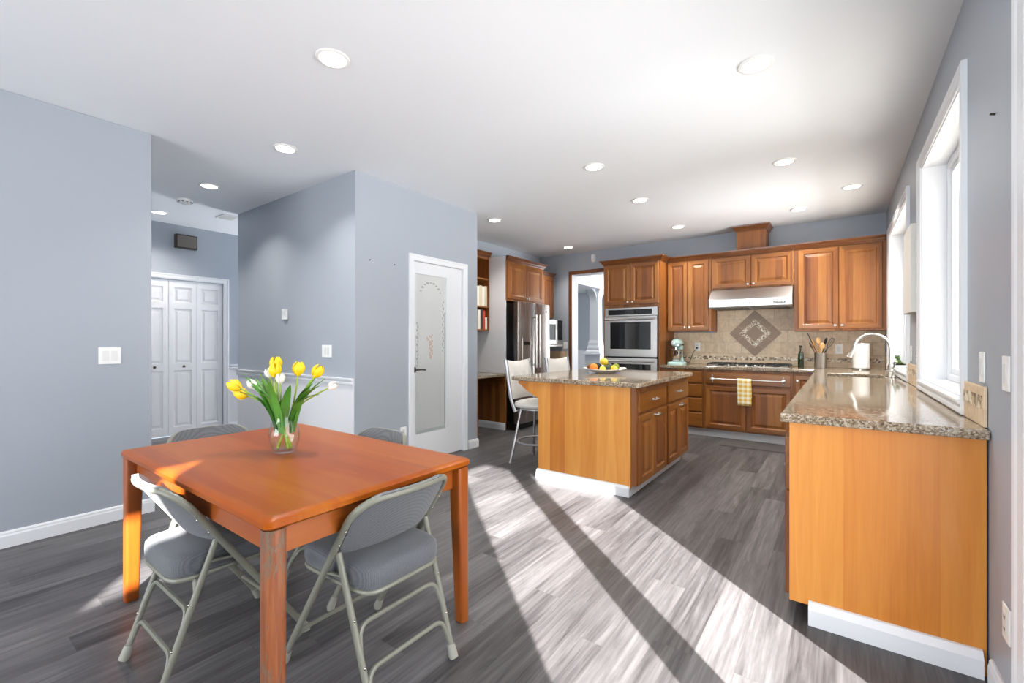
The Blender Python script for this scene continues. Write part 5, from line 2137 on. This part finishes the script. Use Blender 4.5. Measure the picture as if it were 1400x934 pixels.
def utensil(name, lab, dx, dy, top, mat, kind):
    p0 = Vector((CXX - dx * 0.25, CYY - dy * 0.25, zc + 0.02))
    p1 = Vector((CXX + dx, CYY + dy, top))
    u = thing(name, lab, 'utensil', p0, 0, 'cooking utensils in the steel crock')
    d = (p1 - p0).normalized()
    rot = d.to_track_quat('Z', 'Y').to_matrix().to_4x4() @ Matrix.Rotation(R(90), 4, 'Z')
    if kind == 'spoon':
        pe = p1 - d * 0.07
        obj('handle', tube(B(), [p0, pe], 0.0065, 8), mat, u)
        obj('spoon_head', ball(B(), p1 - d * 0.035, 0.042, 14, 10, (0.72, 0.22, 1.0), 0, Matrix.Rotation(0, 4, 'Z') @ d.to_track_quat('Z', 'Y').to_matrix().to_4x4()), mat, u)
    elif kind == 'whisk':
        pe = p1 - d * 0.14
        obj('handle', tube(B(), [p0, pe], 0.008, 8), 'black_iron', u)
        b2 = B()
        m_ = d.to_track_quat('Z', 'Y').to_matrix()
        for k in range(4):
            pts = []
            for i in range(15):
                a = PI * i / 14
                w = 0.032 * math.sin(a) * 1.0
                h_ = 0.14 * 0.5 * (1 - math.cos(2 * a)) if False else 0.14 * math.sin(a / 1.0) ** 0.6
                x = 0.034 * math.cos(a) * math.sin(a) ** 0.3 if 0 < i < 14 else 0
                pts.append(pe + m_ @ Vector((x * math.cos(PI * k / 4), x * math.sin(PI * k / 4), h_)))
            tube(b2, pts, 0.0016, 5)
        obj('wire_loops', b2, 'dark_bronze', u)
    elif kind == 'stick':
        obj('shaft', tube(B(), [p0, p1], 0.005, 8, rs=[0.006, 0.0045]), mat, u)
    else:
        pe = p1 - d * 0.08
        obj('handle', tube(B(), [p0, pe], 0.006, 8), mat, u)
        b2 = B()
        m_ = d.to_track_quat('Z', 'Y').to_matrix()
        for z0_, z1_, w0, w1 in ((0, 0.085, 0.018, 0.030),):
            rows = []
            for z_, w in ((0, 0.012), (0.02, 0.026), (0.08, 0.032), (0.088, 0.026)):
                rows.append([pe + m_ @ Vector(v) for v in ((-w, -0.003, z_), (w, -0.003, z_), (w, 0.003, z_), (-w, 0.003, z_))])
            loft(b2, rows, True, True, True, 0, False)
        obj('blade', b2, mat, u)


utensil('metal_skewer', 'thin dark steel poking out highest at the left of the crock', -0.13, 0.02, 1.335, 'dark_bronze', 'stick')
utensil('wooden_spoon', 'dark wooden spoon leaning left in the crock', -0.105, -0.03, 1.215, 'dark_spoon_wood', 'spoon')
utensil('wooden_spatula', 'light wooden spatula slanting left in the crock', -0.075, 0.02, 1.245, 'spoon_wood', 'spatula')
utensil('wooden_spoon', 'large light wooden spoon standing upright in the crock', -0.025, 0.03, 1.280, 'spoon_wood', 'spoon')
utensil('wooden_spoon', 'broad light wooden spoon at the front of the crock', 0.020, -0.05, 1.215, 'spoon_wood', 'spoon')
utensil('black_ladle', 'black kitchen spoon leaning right in the crock', 0.060, 0.03, 1.275, 'black_iron', 'spoon')
utensil('wire_whisk', 'wire whisk leaning far right out of the crock', 0.125, 0.0, 1.275, 'dark_bronze', 'whisk')

# paper towel roll
t = thing('paper_towel_holder', 'upright roll of white paper towels on the corner of the counter', 'paper towels', (0.205, 6.50, CT))
obj('base', lathe(B(), [(0.085, zc), (0.085, zc + 0.008), (0.07, zc + 0.012)], 28, (0.205, 6.50, 0)), 'nickel', t)
obj('roll', lathe(B(), [(0.076, zc + 0.014), (0.078, zc + 0.016), (0.078, zc + 0.296), (0.076, zc + 0.298), (0.020, zc + 0.298)], 32, (0.205, 6.50, 0)), 'paper_white', t)
obj('rod', lathe(B(), [(0.008, zc + 0.29), (0.008, zc + 0.310), (0.0, zc + 0.313)], 12, (0.205, 6.50, 0)), 'nickel', t)

# checked towel over the bar
t0 = box(B(), 0, 1, 0, 1, 0, 1)
t0.free()
bm = B()
rows = []
prof = []
yb0 = BF - 0.075
for k in range(9):
    prof.append((yb0 - 0.0145 - 0.006 * (1 - k / 8.0), 0.450 + (0.762 - 0.450) * k / 8.0))
for k in range(1, 6):
    a = PI - PI * k / 6.0
    prof.append((yb0 + 0.0145 * math.cos(a), 0.762 + 0.0145 * math.sin(a)))
for k in range(7):
    prof.append((yb0 + 0.0145, 0.762 - (0.762 - 0.55) * k / 6.0))
nx = 14
for i in range(nx + 1):
    q = i / nx
    xx = -1.008 + 0.152 * q
    w = 0.0035 * math.sin(q * 9.0)
    lo = [(xx + 0.004 * math.sin(5 * z_), y_ + w * (0.78 - z_) * 3, z_) for y_, z_ in prof]
    rows.append(lo)
vs = [[bm.verts.new(p) for p in r_] for r_ in rows]
for a, b in zip(vs[:-1], vs[1:]):
    for k in range(len(prof) - 1):
        quad(bm, (a[k], a[k + 1], b[k + 1], b[k]), 0, True)
o = obj('dish_towel', bm, 'towel_check')
md = o.modifiers.new('thick', 'SOLIDIFY')
md.thickness = 0.004
md.offset = 0
tag(o, 'yellow and white checked dish towel hanging over the towel bar', 'towel')

# frog ornament on a dark leaf saucer, far window sill
FQ = Vector((0.497, 6.10, WIN2[2] + 0.0065))
o = obj('saucer', lathe(B(), [(0.0, FQ.z + 0.001), (0.05, FQ.z + 0.001), (0.066, FQ.z + 0.010), (0.064, FQ.z + 0.0125), (0.048, FQ.z + 0.005), (0.0, FQ.z + 0.005)], 24, (FQ.x, FQ.y, 0)), 'soil_dark')
tag(o, 'small dark saucer under the green frog on the far window sill', 'saucer')
t = thing('frog_figurine', 'small green seated frog ornament on the far window sill', 'figurine', FQ + Vector((0, 0, 0.006)))
z0 = FQ.z + 0.0062
fs = 0.80
bm = B()
ball(bm, (FQ.x, FQ.y, z0 + fs * 0.036), fs * 0.036, 16, 12, (0.85, 0.85, 1.0))
ball(bm, (FQ.x - fs * 0.006, FQ.y - fs * 0.006, z0 + fs * 0.088), fs * 0.026, 16, 12, (1.1, 1.1, 0.85))
for s in (-1, 1):
    ball(bm, (FQ.x - fs * 0.010 + s * fs * 0.011, FQ.y - fs * 0.010 - s * fs * 0.011, z0 + fs * 0.108), fs * 0.010, 10, 8)
    ball(bm, (FQ.x + s * fs * 0.026, FQ.y - s * fs * 0.026, z0 + fs * 0.017), fs * 0.020, 10, 8, (1.2, 1.2, 0.8))
obj('body', bm, 'frog_green', t)
bm = ball(B(), (FQ.x - fs * 0.016, FQ.y - fs * 0.016, z0 + fs * 0.034), fs * 0.024, 12, 10, (0.75, 0.75, 1.0))
obj('belly', bm, 'frog_belly', t)
bm = B()
for s in (-1, 1):
    ball(bm, (FQ.x - fs * 0.018 + s * fs * 0.010, FQ.y - fs * 0.018 - s * fs * 0.010, z0 + fs * 0.110), fs * 0.0045, 8, 6)
obj('eyes', bm, 'black_appliance', t)

# floor mat in front of the cooktop
bm = B()
loft(bm, [[(x, y, z) for x, y in rr_outline(-1.16 + i, -0.25 - i, 5.74 + i, 6.18 - i, 0.03, 4)] for i, z in ((0, 0.001), (0, 0.006), (0.012, 0.011))], True, True, True, 0, False)
o = obj('kitchen_mat', bm, 'mat_fabric')
tag(o, 'grey floor mat in front of the cooktop cabinet', 'mat')

# canvas picture between the windows
t = thing('canvas_picture', 'white canvas picture with faded floral print between the two counter windows', 'picture', (XR - 0.025, 4.34, 1.44))
obj('canvas', box(B(), XR - 0.045, XR - 0.003, 4.115, 4.535, 1.440, 2.050), 'canvas_edge', t, 0.003)
obj('print', box(B(), XR - 0.0462, XR - 0.0452, 4.125, 4.525, 1.450, 2.040), 'canvas_print', t)


# ------------------------------------------------------------------ switches, outlets, sensors
def plate(name, lab, cat, facing, plane, u, z, w, h, inserts, group, style='rocker'):
    f = onface(facing, plane)
    t = thing(name, lab, cat, f(u, 0, z), 0, group)

    def bx(u0, u1, n0, n1, z0_, z1_):
        b2 = B()
        p, q = f(u0, n0, z0_), f(u1, n1, z1_)
        box(b2, p[0], q[0], p[1], q[1], p[2], q[2])
        return b2
    obj('cover_plate', bx(u - w / 2, u + w / 2, 0.0008, 0.006, z - h / 2, z + h / 2), 'plate_plastic', t, 0.002)
    for k in range(inserts):
        uc = u + (k - (inserts - 1) / 2.0) * 0.046
        if style == 'rocker':
            obj('rocker', bx(uc - 0.016, uc + 0.016, 0.0062, 0.009, z - 0.033, z + 0.033), 'plate_insert_plastic', t, 0.0015)
        else:
            oo = obj('receptacle', bx(uc - 0.017, uc + 0.017, 0.0062, 0.0085, z - 0.035, z + 0.035), 'plate_insert_plastic', t, 0.0015)
            b2 = B()
            for dz in (-0.019, 0.019):
                for du in (-0.006, 0.006):
                    p, q = f(uc + du - 0.0012, 0.0086, z + dz - 0.004), f(uc + du + 0.0012, 0.0092, z + dz + 0.006)
                    box(b2, p[0], q[0], p[1], q[1], p[2], q[2])
            obj('slots', b2, 'dark_slot', oo)
    return t


SW = 'light switch plates'
OU = 'power outlets'
plate('light_switch', 'double rocker switch plate on the blue wall left of the table', 'light switch', 'R', XL, 0.838, 1.138, 0.118, 0.115, 2, SW)
plate('light_switch', 'double switch plate above the chair rail on the pantry wall', 'light switch', 'F', PY0, -3.868, 1.145, 0.160, 0.115, 2, SW)
plate('light_switch', 'narrow dimmer switch right of the near window above the counter end', 'light switch', 'L', XR, 2.436, 1.137, 0.072, 0.116, 1, SW)
plate('light_switch', 'narrow switch beside the patio door casing', 'light switch', 'L', XR, 2.133, 1.130, 0.074, 0.116, 1, SW)
plate('light_switch', 'white switch plate below the canvas picture nearest the far window', 'light switch', 'L', XR, 4.505, 1.145, 0.074, 0.116, 1, SW)
plate('light_switch', 'white rocker switch on the tile behind the utensil crock', 'light switch', 'F', YB - 0.0105, 0.000, 1.142, 0.074, 0.116, 1, SW)
plate('light_switch', 'white switch plate on the back wall left of the cased opening', 'light switch', 'F', YB, -3.818, 1.170, 0.074, 0.116, 1, SW)
plate('power_outlet', 'white outlet on the tile behind the aqua mixer with its plug in', 'outlet', 'F', YB - 0.0105, -1.644, 1.160, 0.074, 0.116, 1, OU, 'outlet')
plate('power_outlet', 'white outlet low on the wall below the patio door switch', 'outlet', 'L', XR, 2.130, 0.314, 0.074, 0.116, 1, OU, 'outlet')
plate('power_outlet', 'white outlet low on the wall beside the frosted pantry door', 'outlet', 'R', PX, 2.885, 0.345, 0.074, 0.116, 1, OU, 'outlet')
plate('power_outlet', 'white outlet below the canvas picture nearest the near window', 'outlet', 'L', XR, 4.190, 1.145, 0.074, 0.116, 1, OU, 'outlet')
t = thing('thermostat', 'small white thermostat high on the pantry wall', 'thermostat', (-4.628, PY0, 1.516))
obj('body', box(B(), -4.672, -4.584, PY0 - 0.026, PY0 - 0.001, 1.460, 1.572), 'plate_plastic', t, 0.006)
obj('display', box(B(), -4.655, -4.601, PY0 - 0.0275, PY0 - 0.0262, 1.505, 1.550), 'plate_insert_plastic', t)
t = thing('motion_sensor', 'small white motion sensor high on the back wall above the cased opening', 'sensor', (-3.286, YB, 2.560))
bm = B()
loft(bm, [[(-3.286 + x, YB - 0.001 - y, z) for x, y in [(0.042 * k * math.cos(PI * i / 12), 0.052 * k * math.sin(PI * i / 12)) for i in range(13)]] for k, z in ((0.6, 2.552), (0.95, 2.565), (1.0, 2.62), (0.9, 2.672), (0.5, 2.680))], True, True, True, 0, True)
obj('body', bm, 'plate_plastic', t)
obj('lens', box(B(), -3.306, -3.266, YB - 0.0545, YB - 0.050, 2.575, 2.605), 'plate_insert_plastic', t, 0.004)
t = thing('door_chime', 'brownish grey door chime box with grille above the closet doors', 'door chime', (XC + 0.04, 2.18, 2.44))
obj('case', box(B(), XC + 0.001, XC + 0.070, 2.062, 2.300, 2.440, 2.618), 'dark_bronze', t, 0.006)
obj('grille', box(B(), XC + 0.0705, XC + 0.078, 2.078, 2.286, 2.456, 2.604), 'taupe_metal', t, 0.006)
bm = B()
for k in range(12):
    z = 2.466 + k * 0.0112
    box(bm, XC + 0.0785, XC + 0.0800, 2.090, 2.274, z, z + 0.005)
obj('louvers', bm, 'vent_grille', t)
t = thing('smoke_detector', 'round white smoke detector on the hall ceiling', 'smoke detector', (-5.606, 1.773, H - 0.045))
obj('body', lathe(B(), [(0.0, H - 0.045), (0.045, H - 0.044), (0.060, H - 0.034), (0.070, H - 0.020), (0.072, H - 0.0008)], 28, (-5.606, 1.773, 0)), 'plate_plastic', t)
bm = B()
for k in range(10):
    a = 2 * PI * k / 10
    ball(bm, (-5.606 + 0.060 * math.cos(a), 1.773 + 0.060 * math.sin(a), H - 0.031), 0.010, 8, 5, (1, 1, 0.45))
obj('vent_slots', bm, 'dark_slot', t)
t = thing('ceiling_register', 'white air register on the hall ceiling half hidden by the pantry corner', 'air vent', (-5.98, 2.32, H - 0.012))
obj('frame', box(B(), -6.10, -5.86, 2.24, 2.42, H - 0.008, H - 0.0008), 'plate_plastic', t, 0.002)
bm = B()
for k in range(9):
    box(bm, -6.075 + k * 0.022, -6.063 + k * 0.022, 2.26, 2.40, H - 0.0115, H - 0.0082)
obj('louvers', bm, 'plate_insert_plastic', t)

for f_, pl0, u, z, lab in (('R', PX, 2.50, 1.972, 'tiny nail in the pantry side wall nearer the wall corner'), ('R', PX, 2.775, 1.966, 'tiny nail in the pantry side wall nearer the door casing'), ('L', XR, 2.276, 2.037, 'tiny nail high on the window wall above the switches')):
    o = obj('wall_nail', tube(B(), [onface(f_, pl0)(u, 0.0006, z), onface(f_, pl0)(u, 0.014, z + 0.004)], 0.004, 8), 'dark_bronze')
    tag(o, lab, 'nail')

# unseen lamp added inside the pantry to light the frosted glass from behind
t = thing('added_pantry_glow', 'round glowing lamp added unseen inside the pantry to light the frosted glass door', 'ceiling light', (-4.35, 3.20, H - 0.10))
obj('shade', lathe(B(), [(0.0, H - 0.10), (0.09, H - 0.09), (0.13, H - 0.05), (0.14, H - 0.001)], 24, (-4.35, 3.20, 0)), 'lamp_lens', t)
pl_ = bpy.data.lights.new('added_pantry_light', 'POINT')
pl_.energy = 110
pl_.color = (1.0, 0.83, 0.75)
pl_.shadow_soft_size = 0.12
po = bpy.data.objects.new('bulb', pl_)
COL.objects.link(po)
po.parent = t
po.location = (0, 0, -0.14)

# ------------------------------------------------------------------ recessed ceiling lights
LIGHTS = [
    (-2.175, 1.354, 'recessed ceiling light above the dining table, nearest the camera'),
    (-3.488, 1.765, 'recessed ceiling light between the table and the pantry corner'),
    (-4.917, 1.753, 'recessed ceiling light in the hall in front of the smoke detector'),
    (-6.390, 1.762, 'recessed hall ceiling light closest to the door chime'),
    (-0.366, 2.742, 'recessed ceiling light over the near end of the window counter'),
    (-0.370, 4.365, 'recessed ceiling light over the aisle between island and sink counter'),
    (-0.370, 6.031, 'recessed ceiling light right of the duct cover near the back cabinets'),
    (0.103, 5.456, 'recessed ceiling light above the kitchen sink beside the window wall'),
    (-1.705, 3.524, 'recessed ceiling light above the near edge of the island'),
    (-1.710, 4.642, 'recessed ceiling light above the far edge of the island'),
    (-1.705, 6.017, 'recessed ceiling light in front of the cabinets left of the duct cover'),
    (-3.452, 4.343, 'recessed ceiling light just past the pantry wall before the fridge'),
    (-3.489, 6.286, 'recessed ceiling light in front of the cased opening'),
]
ld = bpy.data.lights.new('downlight', 'AREA')
ld.shape = 'DISK'
ld.size = 0.13
ld.energy = DOWNLIGHT_POWER
ld.color = (1.0, 0.95, 0.88)
ld.spread = R(118)
first = None
for x, y, lab in LIGHTS:
    if first is None:
        t = thing('recessed_light', lab, 'ceiling light', (x, y, H - 0.012), 0, 'round recessed ceiling lights')
        obj('trim_ring', lathe(B(), [(0.066, H - 0.004), (0.070, H - 0.0085), (0.084, H - 0.006), (0.088, H - 0.0008)], 36, (x, y, 0)), 'white_enamel', t)
        obj('lens', lathe(B(), [(0.0, H - 0.0062), (0.0665, H - 0.006), (0.0665, H - 0.0045)], 36, (x, y, 0)), 'lamp_lens', t)
        lo = bpy.data.objects.new('bulb', ld)
        COL.objects.link(lo)
        lo.parent = t
        lo.location = (0, 0, 0.0)
        first = t
    else:
        dup(first, (x, y, H - 0.012), 0, lab, 'round recessed ceiling lights')
